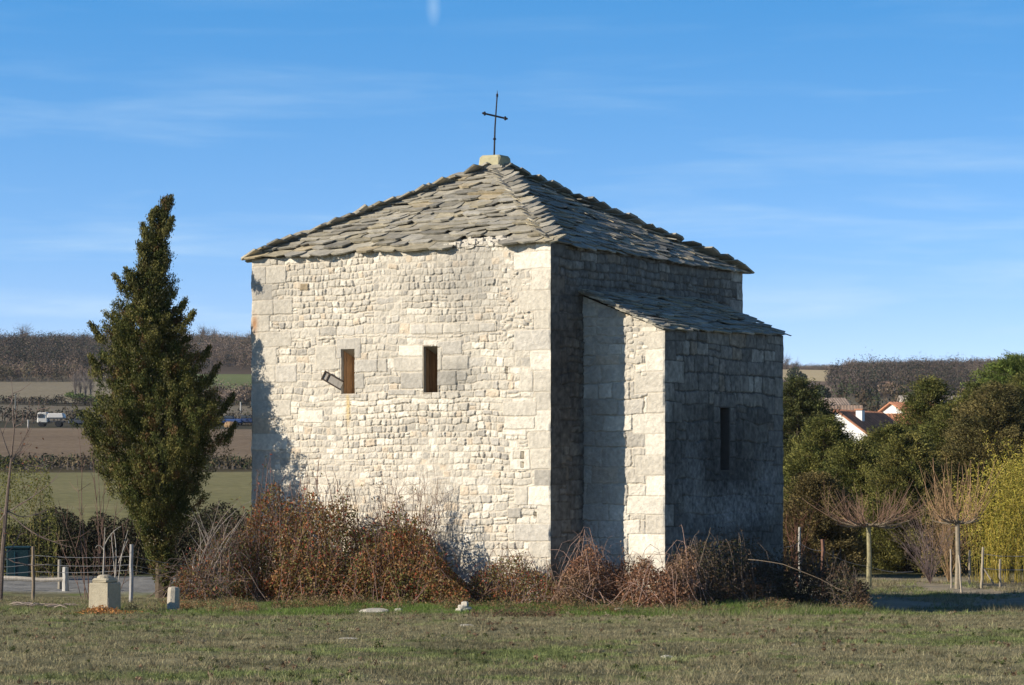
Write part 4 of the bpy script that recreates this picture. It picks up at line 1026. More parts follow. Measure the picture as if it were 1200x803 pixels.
# right side posts and wires
GP = 'thin stakes and posts on the right'; DP = loc(1150, 690)[1]
post('fence_post', 1136, 645, 0, .036, (.33, .28, .21), 'thin post just right of the second pollarded tree', 0, GP, 687)
post('fence_post', 1150, 641, 0, .042, (.35, .30, .22), 'thin post left of the bamboo with a brace', .05, GP, 690)
post('fence_post', 1127, 650, 0, .028, (.42, .36, .28), 'leaning pale stake tied to the second pollarded tree', -.08, GP, 695)
post('fence_post', 1115, 644, 0, .028, (.36, .31, .25), 'pale stake left of the second pollarded trunk', -.02, GP, 690)
post('fence_post', 1172, 655, 0, .036, (.30, .26, .2), 'short post in front of the bamboo', 0, GP, 690)
post('fence_post', 964, 632, 72, .055, (.20, .11, .08), 'reddish-brown post behind the shaded brambles', 0, GP)
post('fence_post', 937, 618, 72, .04, (.38, .36, .32), 'pale post near the right edge of the apse', 0, GP)
wire([P(905, 640, 72), P(937, 636, 72), P(964, 645, 72), P(1018, 664, 76), P(1070, 670, 76)], 'slack wire running past the first pollarded tree', .08)
wire([P(1150, 649, DP), P(1172, 652, DP), P(1240, 652, DP)], 'green wire strung in front of the bamboo', .0, .009, (.3, .4, .3))
wire([P(1150, 666, DP), P(1172, 668, DP), P(1240, 668, DP)], 'lower green wire in front of the bamboo', .0, .009, (.3, .4, .3))
a = Acc(); tube(a, [P(1152, 665, DP), P(1168, 690, DP-.2)], [.022, .022], (.28, .24, .19), 6); o = a.make('brace_stake', M_WOOD); tag(o, 'slanting wooden brace against the post left of the bamboo', 'brace')

# pollarded trees
def pollard(px, d, pyh, label, seed, tilt, n=34, rx=48, top=62, colt=(.30, .27, .16), ctw=(.22, .14, .10)):
    rng = np.random.default_rng(seed); x, y, g0 = ploc(px, d); zh = Zp(pyh, d); s = d/F
    root = thing('pollarded_tree', (x, y, g0), label, 'tree', 'pollarded mulberry trees on the right')
    a = Acc(); tube(a, [(x, y, g0-.1), (x+.02, y, g0+(zh-g0)*.5), (x+tilt, y, zh-.12), (x+tilt, y, zh)], [.085, .07, .065, .075], colt, 9)
    a.make('trunk', M_BARK, root)
    a = Acc(); hub = np.array([x+tilt, y, zh-.03])
    for k in range(13):
        an = k/13*2*PI+rng.normal()*.25; L = rng.uniform(.35, 1.0)*rx*s; hk = rng.uniform(.0, .32)
        dv = np.array([math.cos(an), math.sin(an), 0]); t = np.linspace(0, 1, 7)[:, None]
        limb = hub+dv*L*t+np.array([0, 0, 1])*(hk*t**1.5-.06*np.sin(t*PI))+np.cumsum(rng.normal(size=(7, 3))*.012, 0)
        tube(a, limb, np.linspace(.042, .012, 7), (.20, .165, .12), 6)
        for j in range(n//2):
            q = limb[rng.integers(2, 7)]; out = rng.uniform(.0, .7)*rx*s
            e = q+dv*out+np.array([rng.normal()*.26, rng.normal()*.26, rng.uniform(.15, 1.0)*top*s*.8])
            c = (q+e)/2+dv*.10+rng.normal(size=3)*.04; t2 = np.linspace(0, 1, 6)[:, None]
            tube(a, q*(1-t2)**2+c*2*t2*(1-t2)+e*t2**2, np.linspace(.008, .0035, 6), np.array(ctw)*rng.uniform(.7, 1.4), 4)
    a.make('branches', M_BARK, root)
pollard(1018, 76.0, 614, 'small pollarded tree with an umbrella of bare twigs, standing alone on the right', 81, 0, 26, 62, 54)
pollard(1122, loc(1122, 691)[1], 610, 'pollarded tree with upright tan twigs and stakes left of the bamboo', 82, 0, 14, 38, 92, (.27, .23, .17), (.33, .21, .12))
# bare shrub between them
rng = np.random.default_rng(83); sh = thing('bare_shrub', (W(1085, 79), 79, 0), 'grey-purple bare shrub between the two pollarded trees', 'shrub')
a = Acc(); twig_tree(a, ploc(1090, 79), 2.5, .7, 44, (.20, .15, .14), rng, .010, (-.1, 0), sub=7, wig=.10); a.make('stems', M_BARK, sh)
sh = thing('bare_shrub', (W(935, 75), 75, 0), 'thin reddish bare shrub right of the apse wall', 'shrub')
a = Acc(); twig_tree(a, ploc(935, 75), 2.6, .6, 20, (.22, .11, .08), rng, .009, (0, 0), sub=7, wig=.12); a.make('stems', M_BARK, sh)

# bamboo
def bamboo():
    rng = np.random.default_rng(84); x, y, g0 = ploc(1190, 80)
    root = thing('bamboo_clump', (x, y, g0), 'tall golden-yellow bamboo clump at the right edge', 'bamboo')
    a = Acc(); la = Acc()
    for k in range(190):
        px = rng.uniform(1140, 1275); d = rng.uniform(78.5, 82); bx, by, bz = ploc(px, d)
        h = Zp(np.interp(px, [1130, 1150, 1175, 1200, 1280], [590, 568, 552, 540, 530])+rng.normal()*14, d)-bz; ln = rng.normal(size=2)*.6
        t = np.linspace(0, 1, 8)
        pts = np.stack([bx+ln[0]*t**2, by+ln[1]*t**2, bz+h*t], 1)+np.cumsum(rng.normal(size=(8, 3))*.03, 0)
        tube(a, pts, np.linspace(.011, .003, 8)*rng.uniform(.6, 1.2), pick([(.38, .29, .06, .7), (.25, .22, .06, .3)], 1, rng)[0], 5)
        m = 130; i = rng.uniform(.05, 1, m)**.6; c = np.stack([np.interp(i, t, pts[:, j]) for j in range(3)], 1)+rng.normal(size=(m, 3))*np.array([.16, .16, .08])
        A = norm(rng.normal(size=(m, 3))+np.array([0, 0, -.1]))*.06*rng.uniform(.6, 1.3, (m, 1)); B = norm(np.cross(A, rng.normal(size=(m, 3))))*.014
        leaves(la, c, A, B, pick([(.36, .31, .05, .6), (.22, .22, .04, .25), (.42, .33, .09, .15)], m, rng))
    a.make('canes', M_BARK, root); la.make('foliage', M_LEAF, root)
bamboo()
scrub('tan_shrub', 'tan dry feathery shrub behind the second pollarded tree', 'shrub', 1080, 1150, [(1080, 600), (1100, 572), (1120, 560), (1150, 585)], 82.5, 2.0, 2200, [(.30, .20, .09, .7), (.22, .17, .07, .3)], 85, .03, stems=0)
tt_ = thing('bare_shrub', (W(1112, 81), 81, 0), 'tall tan leafless shrub rising behind the second pollarded tree', 'shrub')
a = Acc(); twig_tree(a, ploc(1112, 81), 3.4, .75, 34, (.33, .22, .12), rng, .012, (0, 0), sub=9, wig=.10); a.make('stems', M_BARK, tt_)

# ---------------------------------------------------------------- conifers on the right
def conifer(px, pyt, d, hw, label, seed, pal=((.042, .052, .014), (.125, .118, .032)), name='cypress_tree', basefrac=.0, nb=420, spire=1.0, group='dark conifers behind the track on the right', leaf=.06, per=60):
    d *= 1.24; hw *= 1.5; nb = int(nb*1.0); spire *= .78
    rng = np.random.default_rng(seed); x, y, g0 = ploc(px, d); zt = Zp(pyt, d); H = zt-g0
    root = thing(name, (x, y, g0), label, 'tree', group)
    a = Acc(); tube(a, [(x, y, g0-.1), (x, y, g0+H*.4), (x, y, zt-.2)], [.16, .11, .02], (.10, .075, .055), 8)
    f = 1-np.sqrt(rng.random(nb)); f = np.clip(f*1.02, basefrac, 1)      # height fraction
    f = rng.uniform(max(basefrac, .26 if H > 5 else .0), 1, nb)
    az_ = rng.uniform(0, 2*PI, nb); 
    R = hw*(np.clip(1-f, 0, 1)**(.62*spire))*(.62+.55*fbm(az_*1.2, f*6, 1, seed, 3)+.25*rng.random(nb)); R = np.maximum(R, .12)
    Cs, Os, Ks = [], [], []
    for k in range(nb):
        z0 = g0+H*f[k]; L = R[k]; dv = np.array([math.cos(az_[k]), math.sin(az_[k]), 0]); rise = rng.uniform(.05, .45)*L
        m = max(3, int(L/.16)); t = np.linspace(.3, 1, m)
        pts = np.array([x, y, z0])+dv*L*t[:, None]+np.stack([0*t, 0*t, rise*t-.12*L*t**3], 1)+rng.normal(size=(m, 3))*.05
        Cs.append(pts); Os.append(np.tile(norm((dv+np.array([0, 0, .35]))[None]), (m, 1)))
        bc = mix(pal[0], pal[1], np.full(m, rng.random()))*1.5; Ks.append(bc)
        if k % 3 == 0: tube(a, [(x, y, z0), tuple(pts[m//2]), tuple(pts[-1])], [.03, .02, .006], (.12, .09, .06), 4)
    a.make('trunk', M_BARK, root)
    C = np.concatenate(Cs); O = np.concatenate(Os); K = np.concatenate(Ks)
    la = Acc(); sprays(la, C, O, rng, int(per*.5), .30, leaf*.9, K*rng.uniform(.5, 1.5, (len(K), 1)), up=.3, lw=.30); la.make('crown', M_CONIF, root)
conifer(935, 446, 82, 1.7, 'dark round-topped conifer just right of the apse wall', 91, ((.045, .055, .018), (.085, .085, .03)))
conifer(966, 494, 79, 1.5, 'drooping conifer second from the apse wall, below the stone house', 92)
conifer(1004, 522, 77, 1.5, 'low dense conifer in front of the white gable', 93)
conifer(1044, 504, 78, 1.6, 'conifer right of the white gable, hiding part of the red roof', 94)
conifer(1088, 446, 80, 1.7, 'conifer with the tallest thin leaning spire left of the pine', 95, spire=1.25)
conifer(1130, 470, 78, 1.9, 'broad conifer behind the second pollarded tree', 96)
conifer(1064, 512, 74, 1.3, 'low conifer with yellowish tips between the two pollarded trees', 97, ((.07, .075, .02), (.14, .12, .035)))
conifer(1170, 455, 76, 1.9, 'broad conifer with brown tips behind the bamboo', 98, ((.06, .058, .022), (.12, .095, .035)))
conifer(1215, 440, 80, 2.2, 'large conifer cut by the right edge above the bamboo', 99)
conifer(955, 560, 70, 1.1, 'small low conifer left of the first pollarded tree', 100, ((.06, .05, .02), (.12, .09, .035)))
conifer(945, 474, 86, 1.7, 'dark conifer filling the gap behind the first two', 111)
conifer(1026, 520, 84, 1.8, 'dark bushy conifer just under the red roofs', 112)
conifer(1110, 486, 86, 1.8, 'dark conifer between the spire and the broad one', 113)
conifer(1150, 452, 86, 2.0, 'tall dark conifer below the pine', 114)
conifer(1195, 420, 92, 2.4, 'brighter green pine rising highest at the right edge', 101, ((.07, .095, .02), (.12, .15, .035)), name='pine_tree', spire=.8, group='pines behind the conifers')
conifer(1250, 415, 92, 2.4, 'green pine beyond the right edge of the view', 102, ((.07, .095, .02), (.12, .15, .035)), name='pine_tree', spire=.8, group='pines behind the conifers')
scrub('undergrowth_shrub', 'evergreen undergrowth below the conifers, deep shade put into its leaf colour', 'shrub', 905, 1230, [(905, 600), (1000, 588), (1100, 588), (1230, 575)], 100.5, 3, 20000, [(.018, .024, .010, 1)], 106, .09, stems=40)  # near-black leaf colour paints the shade under the crowns

# ---------------------------------------------------------------- village houses
def house(name, label, c, w, l, h, rise, ang, wall, roofc, windows=(), chimney=None, group='houses of the hamlet'):
    """gable end faces -y before rotation; ridge runs along local y"""
    root = thing(name, c, label, 'house', group)
    def wp(V): 
        V = np.array(V, float); ca, sa = math.cos(ang), math.sin(ang)
        return np.stack([V[:, 0]*ca-V[:, 1]*sa+c[0], V[:, 0]*sa+V[:, 1]*ca+c[1], V[:, 2]+c[2]], 1)
    a = Acc(); x, y = w/2, l/2
    V = [(-x, -y, -2), (x, -y, -2), (x, y, -2), (-x, y, -2), (-x, -y, h), (x, -y, h), (x, y, h), (-x, y, h), (0, -y, h+rise), (0, y, h+rise)]
    a.add(wp(V), [np.array([[1, 2, 6, 5], [3, 0, 4, 7]]), np.array([[0, 1, 5, 8, 4], [2, 3, 7, 9, 6]])], wall)
    wl = a.make('wall', M_HOUSE, root)
    a = Acc(); o = .35; t = .14; sl = rise/x
    for s in (-1, 1):
        q = [(s*(x+o), -y-o, h-sl*o+.05), (s*(x+o), y+o, h-sl*o+.05), (0, y+o, h+rise+.05), (0, -y-o, h+rise+.05)]
        q2 = [(p[0], p[1], p[2]+t) for p in q]
        a.add(wp(q+q2), np.array([[0, 1, 2, 3], [4, 7, 6, 5], [0, 4, 5, 1], [1, 5, 6, 2], [2, 6, 7, 3], [3, 7, 4, 0]]), np.array(roofc)*.97)
        # rows of canal tiles
        nrow = int((l+2*o)/.35)
        for k in range(nrow):
            yy = -y-o+.17+k*.35
            tube(a, wp([(s*(x+o+.03), yy, h-sl*o+.02+t), (0, yy, h+rise+.02+t)]), [.07, .07], np.array(roofc)*RNG.uniform(.75, 1.25), 6)
    rf = a.make('roof', M_TILE, root)
    if chimney:
        a = Acc(); cx, cy = chimney; z = h+rise*(1-abs(cx)/x)
        box(a, wp([(cx, cy, z+.45)])[0], (.6, .6, 1.1), wall, ang); box(a, wp([(cx, cy, z+1.06)])[0], (.8, .8, .12), roofc, ang); a.make('chimney', M_HOUSE, rf)
    for (side, u, z, ww, hh) in windows:
        a = Acc()
        if side == 'g': box(a, wp([(u, -y-.01, z)])[0], (ww, .08, hh), (.05, .055, .06), ang)
        else: box(a, wp([((x+.01) if side == 'r' else -(x+.01), u, z)])[0], (.08, ww, hh), (.05, .055, .06), ang)
        a.make('window', M_PAINT, root)
d = 230
gh = float(ground(np.array([W(1003, d)]), np.array([d]), False)[0])
zr = Zp(481, d)
house('white_house', 'white gabled house with orange tile roof and chimney above the conifers', (W(1014, d), d+4, gh), 8.2, 10, zr-gh-3.0, 2.9, -.55, (.80, .79, .76), (.42, .20, .12), [('g', 0, 3.2, 1.0, 1.2), ('r', 1.0, 3.0, 1.0, 1.3)], (1.2, -2.5))
d = 250; gh = float(ground(np.array([W(1060, d)]), np.array([d]), False)[0]); zr = Zp(487, d)
house('tiled_house', 'low house behind the white one showing a strip of orange tile roof', (W(1056, d), d, gh), 7, 9, zr-gh-1.4, 1.4, PI/2, (.62, .56, .47), (.44, .20, .11), [('r', 0, 2.5, 1, 1.2)])
d = 265; gh = float(ground(np.array([W(1085, d)]), np.array([d]), False)[0]); zr = Zp(474, d)
house('tiled_house', 'rear house with red roof and white gable near the leaning spire', (W(1088, d), d, gh), 7.5, 9, zr-gh-1.6, 1.6, -1.1, (.74, .70, .64), (.48, .22, .13), [('g', 0, 3, 1, 1.2)], (1.0, 1.0))
d = 300; gh = float(ground(np.array([W(980, d)]), np.array([d]), False)[0]); zr = Zp(477, d)
house('stone_house', 'grey stone house with a faded roof left of the white gable', (W(982, d), d, gh), 5.5, 5, zr-gh-1.1, 1.1, PI/2-.1, (.42, .38, .31), (.33, .24, .18), [('r', 0.6, zr-gh-2.0, .5, .7), ('r', -1, zr-gh-2.2, .5, .7)])
d = 330; gh = float(ground(np.array([W(975, d)]), np.array([d]), False)[0]); zr = Zp(468, d)
house('stone_house', 'small stone tower-like house behind the grey stone one', (W(972, d), d, gh), 3.6, 3.6, zr-gh-.8, .8, PI/2+.2, (.46, .41, .34), (.32, .25, .2))
d = 420; gh = float(ground(np.array([W(1112, d)]), np.array([d]), False)[0]); zr = Zp(465, d)
house('long_barn', 'long pale low barn above the red-roofed houses', (W(1106, d), d, gh), 6, 14, zr-gh-1, 1, PI/2, (.50, .47, .42), (.38, .33, .28))
d = 760; gh = float(ground(np.array([W(1041, d)]), np.array([d]), False)[0]); zr = Zp(448, d)
house('hillside_cabin', 'tiny pinkish house alone in the wooded slope', (W(1041, d), d, zr-7.2), 6.5, 6, 5.8, 1.4, PI/2, (.52, .40, .31), (.42, .28, .2), [('r', 0, 3, 1, 1.2)])

# ---------------------------------------------------------------- distant vehicles and clutter on the left
def lgz(px, d): return float(ground(np.array([W(px, d)]), np.array([d]), False)[0])
d = 352
def truck():
    x0 = W(45, d); z = lgz(60, d); s = d/F
    root = thing('white_truck', (W(60, d), d, z), 'white flatbed truck parked under a line of brush in the far field', 'truck')
    a = Acc(); box(a, (W(51, d), d, z+1.25), (1.5, 2.0, 1.5), (.50, .49, .45), 0, 0, bev=.15, taper=.1); a.make('cab', M_PAINT, root)
    a = Acc(); box(a, (W(66, d), d, z+1.5), (2.4, 2.0, .75), (.54, .53, .50), 0, 0, bev=.15, taper=.08); a.make('cargo_cover', M_PAINT, root)
    a = Acc(); box(a, (W(60, d), d, z+.75), (3.6, 1.6, .22), (.06, .06, .06)); a.make('chassis', M_PAINT, root)
    for xx in (-1.2, 1.1):
        for yy in (-.85, .85):
            a = Acc(); c = np.array([W(60, d)+xx, d+yy, z+.42]); tube(a, [c-np.array([0, .12, 0]), c+np.array([0, .12, 0])], [.42, .42], (.02, .02, .02), 14); a.make('wheel', M_PAINT, root)
    a = Acc(); box(a, (W(50, d)-.1, d-1.0, z+1.5), (.8, .06, .5), (.04, .05, .06)); a.make('side_window', M_PAINT, root)
truck()
def car(px, d, colr_, label, ln=4.0):
    z = lgz(px, d); x = W(px, d)
    root = thing('parked_car', (x, d, z), label, 'car', 'cars parked on the far track')
    a = Acc(); box(a, (x, d, z+.65), (ln, 1.7, .62), colr_, 0, 0, bev=.14); a.make('body', M_PAINT, root)
    a = Acc(); box(a, (x-.1, d, z+1.18), (ln*.55, 1.5, .5), (.05, .06, .07), 0, 0, bev=.12, taper=.18); a.make('cabin_glass', M_PAINT, root)
    for xx in (-ln*.31, ln*.31):
        for yy in (-.8, .8):
            c = np.array([x+xx, d+yy, z+.32]); a = Acc(); tube(a, [c-np.array([0, .1, 0]), c+np.array([0, .1, 0])], [.32, .32], (.02, .02, .02), 12); a.make('wheel', M_PAINT, root)
car(98, 356, (.06, .07, .10), 'dark car parked left of the juniper, far off')
car(266, 372, (.05, .09, .22), 'blue car seen between juniper and chapel, far left', 4.4)
car(292, 376, (.05, .08, .18), 'darker blue car partly hidden by the chapel corner', 4.4)
x, y = W(268, 362), 362; z = lgz(268, 362)
a = Acc(); rock(a, 271, 362, 2.2, .8, 1.5, (.24, .16, .09), 5); o = a.make('ochre_heap', M_GROUND); tag(o, 'small ochre heap of earth in front of the blue cars', 'heap')
for (px, pyt, dd, lab) in ((33, 492, 345, 'pale utility pole in the field behind the yellow shrub'), (18, 462, 420, 'dark thin utility pole higher on the left field'), (282, 471, 400, 'thin pale utility pole between juniper and chapel')):
    z = lgz(px, dd); a = Acc(); x = W(px, dd); tube(a, [(x, dd, z-.3), (x, dd, Zp(pyt, dd))], [.13, .09], (.45, .44, .41) if px != 18 else (.2, .2, .18), 8); o = a.make('utility_pole', M_WOOD); tag(o, lab, 'pole', 'utility poles in the left fields')

# ---------------------------------------------------------------- far woods (one mass each)
def wood(name, label, px0, px1, d0, d1, n, pals, h=(5, 9), per=125, seed=1, mask=None, leafs=.29, kind='stuff', wr=.42):
    rng = np.random.default_rng(seed)
    d = np.sqrt(rng.uniform(d0**2, d1**2, n)); px = rng.uniform(px0, px1, n); x = W(px, d)
    if mask is not None:
        k = mask(px, d, rng); x, d, px = x[k], d[k], px[k]
    n = len(x); z = ground(x, d, False); hh = rng.uniform(*h, n)*(.55+.9*fbm(x, d, 35, seed+3, 3))*np.where(rng.random(n) < .04, 1.25, 1)
    v = rdir(n*per, rng).reshape(n, per, 3)*(rng.random((n, per, 1))**.6)
    C = np.stack([x, d, z+hh*.55], 1)[:, None]+v*np.stack([hh*wr, hh*wr, hh*.48], 1)[:, None]
    A = norm(rng.normal(size=C.shape)+np.array([0, 0, .6]))*leafs*rng.uniform(.5, 1.3, (n, per, 1))
    B = norm(np.cross(A, rng.normal(size=C.shape)))*leafs*.35
    K = np.repeat((pick(pals, n, rng)*rng.uniform(.6, 1.35, (n, 1))*(.55+.9*fbm(x, d, 45, seed, 3))[:, None])[:, None], per, 1)*rng.uniform(.88, 1.12, (n, per, 1))
    a = Acc(); leaves(a, C.reshape(-1, 3), A.reshape(-1, 3), B.reshape(-1, 3), K.reshape(-1, 3))
    # trunks
    for i in range(0, min(n, 500)): tube(a, [(x[i], d[i], z[i]), (x[i], d[i], z[i]+hh[i]*.6)], [.12, .05], (.14, .12, .10), 3)
    o = a.make(name, M_FAR); tag(o, label, 'wood', None, kind); return o
WB = [(.15, .115, .09, .5), (.18, .13, .095, .25), (.12, .095, .075, .15), (.055, .06, .035, .10)]
WD = [(.09, .07, .06, .45), (.035, .045, .028, .35), (.12, .09, .07, .2)]
wood('wooded_hill', 'brown leafless wood covering the far hill on the left', -60, 900, 830, 1190, 5600, WB, h=(3.5, 6.5), seed=201)
wood('shadow_wood', 'mixed wood at the foot of the left hill, hill shadow put into its darker colour', -60, 150, 770, 965, 1100, WD, h=(6, 11), seed=202)  # dark tree palette paints the shadow area low on the hill
wood('wooded_plateau', 'brown wooded plateau on the right horizon', 870, 1300, 900, 1480, 8000, WB, h=(2.6, 5), seed=203, mask=lambda px, d, r: (px > 990) | (d > 1215))
wood('slope_wood', 'dark mixed oaks and conifers on the right slope', 975, 1130, 700, 960, 900, WD, h=(5, 9), seed=204, mask=lambda px, d, r: (np.abs(px-1041) > 7) | (d > 775))
wood('far_hedgerow', 'brown hedgerow between the left fields', -60, 135, 640, 700, 150, [(.15, .11, .085, .7), (.09, .08, .05, .3)], h=(3, 5), seed=205)
wood('far_hedgerow', 'thin dark hedgerow below the ploughed strip on the left', -60, 400, 240, 256, 330, [(.10, .08, .05, .7), (.05, .06, .03, .3)], h=(.6, 1.3), seed=206, per=26, leafs=.22, wr=.8)
wood('far_brush', 'scattered dark brush along the far track on the left', -60, 400, 372, 392, 200, [(.07, .06, .045, .7), (.04, .045, .03, .3)], h=(1.0, 2.2), seed=207, per=30, leafs=.3, wr=.7)
wood('far_hedgerow', 'brown brush line right of the juniper above the fields', 215, 400, 520, 560, 130, [(.17, .13, .10, .8), (.1, .08, .06, .2)], h=(2.2, 4), seed=208, wr=.6)
wood('far_trees', 'scattered trees and bushes round the hamlet roofs', 985, 1300, 330, 560, 90, [(.05, .06, .03, .5), (.12, .09, .06, .5)], h=(3, 6), seed=209, mask=lambda px, d, r: r.random(len(px)) < .8, leafs=.4)
# lone trees on the skyline and a leafless row of poplars
rng = np.random.default_rng(210)
for k, px in enumerate((88, 94, 100, 106)):
    dd = 560+rng.normal()*5; x = W(px, dd); z = lgz(px, dd)
    root = thing('bare_poplar', (x, dd, z), 'slim leafless poplar in the row left of the juniper, far away', 'tree', 'row of bare poplars')
    a = Acc(); twig_tree(a, (x, dd, z), 6.5, .5, 12, (.20, .17, .15), rng, .09, sub=6); a.make('trunk', M_BARK, root)
for (px, dd, hh, lab) in ((27, 1170, 9, 'lone bare tree rising above the left skyline'), (250, 1170, 6, 'small bare tree on the skyline between juniper and chapel'), (238, 1150, 7, 'rounded bare tree on the skyline right beside the juniper'), (920, 1190, 7, 'bare tree on the right skyline close to the apse wall'), (932, 1190, 5, 'small bare tree on the right skyline above the pale field')):
    x = W(px, dd); z = lgz(px, dd)
    root = thing('skyline_tree', (x, dd, z), lab, 'tree', 'lone trees on the skyline')
    a = Acc(); twig_tree(a, (x, dd, z), hh*1.25, hh*.16, 26, (.13, .10, .08), rng, .12, sub=10, subl=.5); a.make('trunk', M_BARK, root)
for (px, dd, hh, lab) in ((931, 950, 6, 'dark round evergreen on the brown field at the right'), (941, 980, 3, 'small dark bush next to the round evergreen at the right'), (962, 600, 4.5, 'dark conifer above the stone house')):
    x = W(px, dd); z = lgz(px, dd); m = 500
    root = thing('round_evergreen', (x, dd, z), lab, 'tree', 'dark evergreens on the right fields')
    C = np.array([x, dd, z+hh*.5])+rdir(m, rng)*(rng.random((m, 1))**.4)*np.array([hh*.5, hh*.5, hh*.5])
    a = Acc(); A = rdir(m, rng)*.5; leaves(a, C, A, norm(np.cross(A, rng.normal(size=(m, 3))))*.25, pick([(.045, .055, .025, 1)], m, rng)); a.make('crown', M_FAR, root)
    a = Acc(); tube(a, [(x, dd, z-.2), (x, dd, z+hh*.5)], [.25, .12], (.1, .08, .06), 6); a.make('trunk', M_BARK, root)
# bright green hedge beyond the sapling
wood('green_hedge', 'short bright green hedge slanting across the far field left of the juniper', 78, 118, 525, 565, 110, [(.10, .14, .04, 1)], h=(.7, 1.2), seed=211, per=40, leafs=.3, wr=.8, mask=lambda px, d, r: np.abs((d-525)/(565-525)-(118-px)/40) < .25)

# ---------------------------------------------------------------- meadow grass
def grass(name, label, n, y0, y1, px0, px1, hmin, hmax, nb, seed, wid=.005, mode='meadow', dens=None):
    rng = np.random.default_rng(seed)
    y = np.sqrt(rng.uniform(y0**2, y1**2, n)); px = rng.uniform(px0, px1, n); x = W(px, y)
    if dens is not None:
        k = rng.random(n) < dens(x, y, px); x, y, px = x[k], y[k], px[k]
    # keep out of the chapel
    def inside(p0, u, w, v, l): 
        a_ = (x-p0[0])*u[0]+(y-p0[1])*u[1]; b_ = (x-p0[0])*v[0]+(y-p0[1])*v[1]; return (a_ > -.02) & (a_ < w+.02) & (b_ > -.02) & (b_ < l+.02)
    k = ~(inside(pL, uF, 8.0, uS, 9.2) | inside(pJ, uF, uk, uS, vM)); x, y = x[k], y[k]
    n = len(x); z = ground(x, y)
    col = meadow_col(x, y)
    g_ = (col[:, 1] > col[:, 0]).astype(float)
    c = col*1.2*rng.uniform(.5, 1.7, (n, 1))*(.62+.85*fbm(x, y, .35, 88, 2))[:, None]
    straw = rng.random(n) < (.40 if mode == 'meadow' else .7)
    c[straw & (g_ < 1)] = np.array((.29, .25, .15))*rng.uniform(.6, 1.35, (int((straw & (g_ < 1)).sum()), 1))
    if mode == 'green':
        gr = rng.random(n) < .8; c[gr] = np.array((.115, .175, .038))*rng.uniform(.7, 1.5, (int(gr.sum()), 1))
    Bs = np.stack([x, y, z-.01], 1)[:, None]+rng.normal(size=(n, nb, 3))*np.array([.025, .025, 0])
    h = rng.uniform(hmin, hmax, (n, 1, 1))*rng.uniform(.4, 1.2, (n, nb, 1))
    dr = norm(rng.normal(size=(n, nb, 3))*np.array([.7, .7, .0])+np.array([0, 0, .75]))
    T = Bs+dr*h
    an = rng.uniform(0, PI, (n, nb)); S = np.stack([np.cos(an), np.sin(an), 0*an], -1)*wid
    a = Acc(); blades(a, Bs.reshape(-1, 3), T.reshape(-1, 3), S.reshape(-1, 3), np.repeat(c[:, None], nb, 1).reshape(-1, 3))
    o = a.make(name, M_GRASS); tag(o, label, 'grass', None, 'stuff')
grass('meadow_grass', 'short dry winter grass of the meadow', 210000, 19, 58, -60, 1260, .025, .07, 5, 301)
grass('green_grass', 'greener grass along the foot of the chapel brambles', 60000, 47.5, 54.5, 40, 1010, .06, .14, 5, 302, .006, 'green', dens=lambda x, y, px: sst(.42, .58, fbm(x, y, .9, 71, 3))*sst(47.3, 49.5, y)*(.25+.75*sst(270, 330, px)))
grass('tall_dry_grass', 'taller tan dry grass in front of the shaded brambles', 9000, 44, 56, 620, 1260, .10, .26, 6, 303, .005, 'dry', dens=lambda x, y, px: sst(.50, .66, fbm(x, y*.6, 1.4, 72, 3))*sst(45, 48, y)*sst(640, 800, px))
grass('verge_grass', 'rough dry grass along the fence on the left', 9000, 49.5, 56, -60, 300, .06, .18, 6, 304, .005, 'dry', dens=lambda x, y, px: sst(.40, .6, fbm(x, y*.6, 1.2, 73, 3)))

# ---------------------------------------------------------------- air
hm = bpy.data.materials.new('haze_air'); hm.use_nodes = True; nt = hm.node_tree; nt.nodes.clear()
ho = N(nt, 'ShaderNodeOutputMaterial'); pv = N(nt, 'ShaderNodeVolumePrincipled'); pv.inputs['Color'].default_value = (.75, .85, 1, 1); pv.inputs['Density'].default_value = .00006
nt.links.new(pv.outputs[0], ho.inputs['Volume'])
a = Acc(); box(a, (0, 650, 38), (1600, 1750, 150), (1, 1, 1)); hz = a.make('haze', hm); tag(hz, kind='stuff', label='thin blue air fading the far hills', cat='haze')

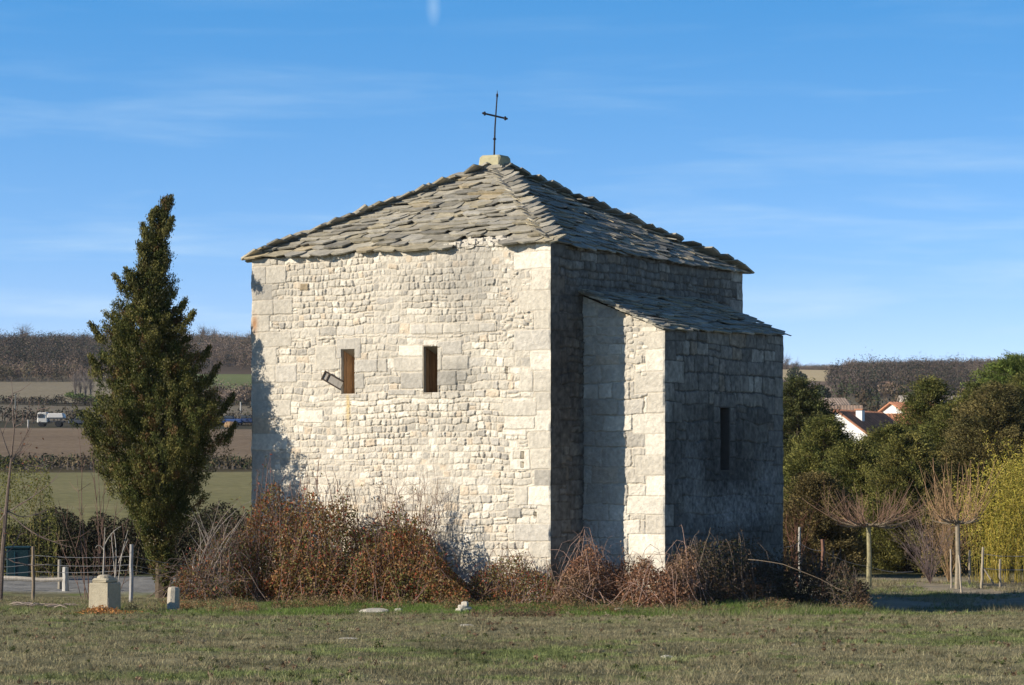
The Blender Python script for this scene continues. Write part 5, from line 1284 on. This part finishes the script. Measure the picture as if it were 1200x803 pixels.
# low brown weeds spilling from the brambles into the grass
def weeds(name, label, n, f, cols, seed, hmax=.28):
    rng = np.random.default_rng(seed); px, d = f(n, rng); x = W(px, d); z = ground(x, d)
    k = fbm(x, d, .6, seed, 3) > .56; x, d, z = x[k], d[k], z[k]; n = len(x); a = Acc(); per = 26
    h = rng.uniform(.3*hmax, hmax, (n, 1, 1)); u = rng.random((n, per, 1))
    dr = norm(rng.normal(size=(n, per, 3))*np.array([.5, .5, 0])+np.array([0, 0, 1]))
    C = np.stack([x, d, z], 1)[:, None]+dr*h*u
    A = norm(rng.normal(size=(n, per, 3))+np.array([0, 0, .4]))*.022*rng.uniform(.5, 1.4, (n, per, 1)); B = norm(np.cross(A, rng.normal(size=A.shape)))*.008
    K = np.repeat(pick(cols, n, rng)[:, None], per, 1)
    leaves(a, C.reshape(-1, 3), A.reshape(-1, 3), B.reshape(-1, 3), K.reshape(-1, 3))
    o = a.make(name, M_LEAF); tag(o, label, 'weeds', None, 'stuff')
weeds('low_weeds', 'low brown and reddish weeds along the edge of the brambles', 2600, lambda n, r: ((q := r.uniform(190, 1020, n)), np.interp(q, [190, 300, 545, 645, 780, 1020], [55, 55.4, 53.3, 52.6, 51.6, 52.5])-r.random(n)**1.3*2.6), [(.24, .14, .07, .4), (.20, .15, .08, .3), (.12, .13, .04, .3)], 401)
weeds('low_weeds', 'low russet weeds left of the thicket around the column stub', 900, lambda n, r: (r.uniform(150, 300, n), r.uniform(50.5, 53.5, n)), [(.24, .13, .06, .5), (.26, .19, .10, .5)], 402, .25)
weeds('low_weeds', 'dark brown weed patch in the grass below the chapel corner', 300, lambda n, r: (600+r.normal(size=n)*38, 46.8+r.normal(size=n)*.9), [(.17, .10, .06, .6), (.12, .10, .05, .4)], 403, .2)

grass('roadside_grass', 'patchy dry grass on the bare ground under the pollarded trees', 26000, 55, 88, 880, 1260, .05, .2, 5, 305, .008, 'dry', dens=lambda x, y, px: sst(.38, .6, fbm(x, y*.5, 1.6, 74, 3)))
grass('grass_tufts', 'coarser straw and green tufts scattered through the meadow', 6000, 19.5, 52, -60, 1260, .05, .13, 30, 306, .005, 'dry', dens=lambda x, y, px: sst(.40, .6, fbm(x, y, 1.1, 75, 3)))
weeds('leaf_litter', 'scattered brown leaf litter and low plants over the meadow', 2600, lambda n, r: (r.uniform(-60, 1260, n), np.sqrt(r.uniform(19.5**2, 52**2, n))), [(.20, .13, .08, .4), (.10, .12, .035, .4), (.30, .25, .16, .2)], 404, .07)
wood('far_hedgerow', 'low dark scrub line along the upper edge of the ploughed field on the left', -60, 400, 518, 534, 170, [(.09, .07, .05, .7), (.05, .06, .03, .3)], h=(.8, 2.2), seed=212, per=34, leafs=.28, wr=.8)
wood('far_hedgerow', 'sparse brown bushes between the pale fields high on the left', -60, 140, 700, 730, 60, [(.16, .12, .09, .7), (.07, .07, .04, .3)], h=(2, 5), seed=213)
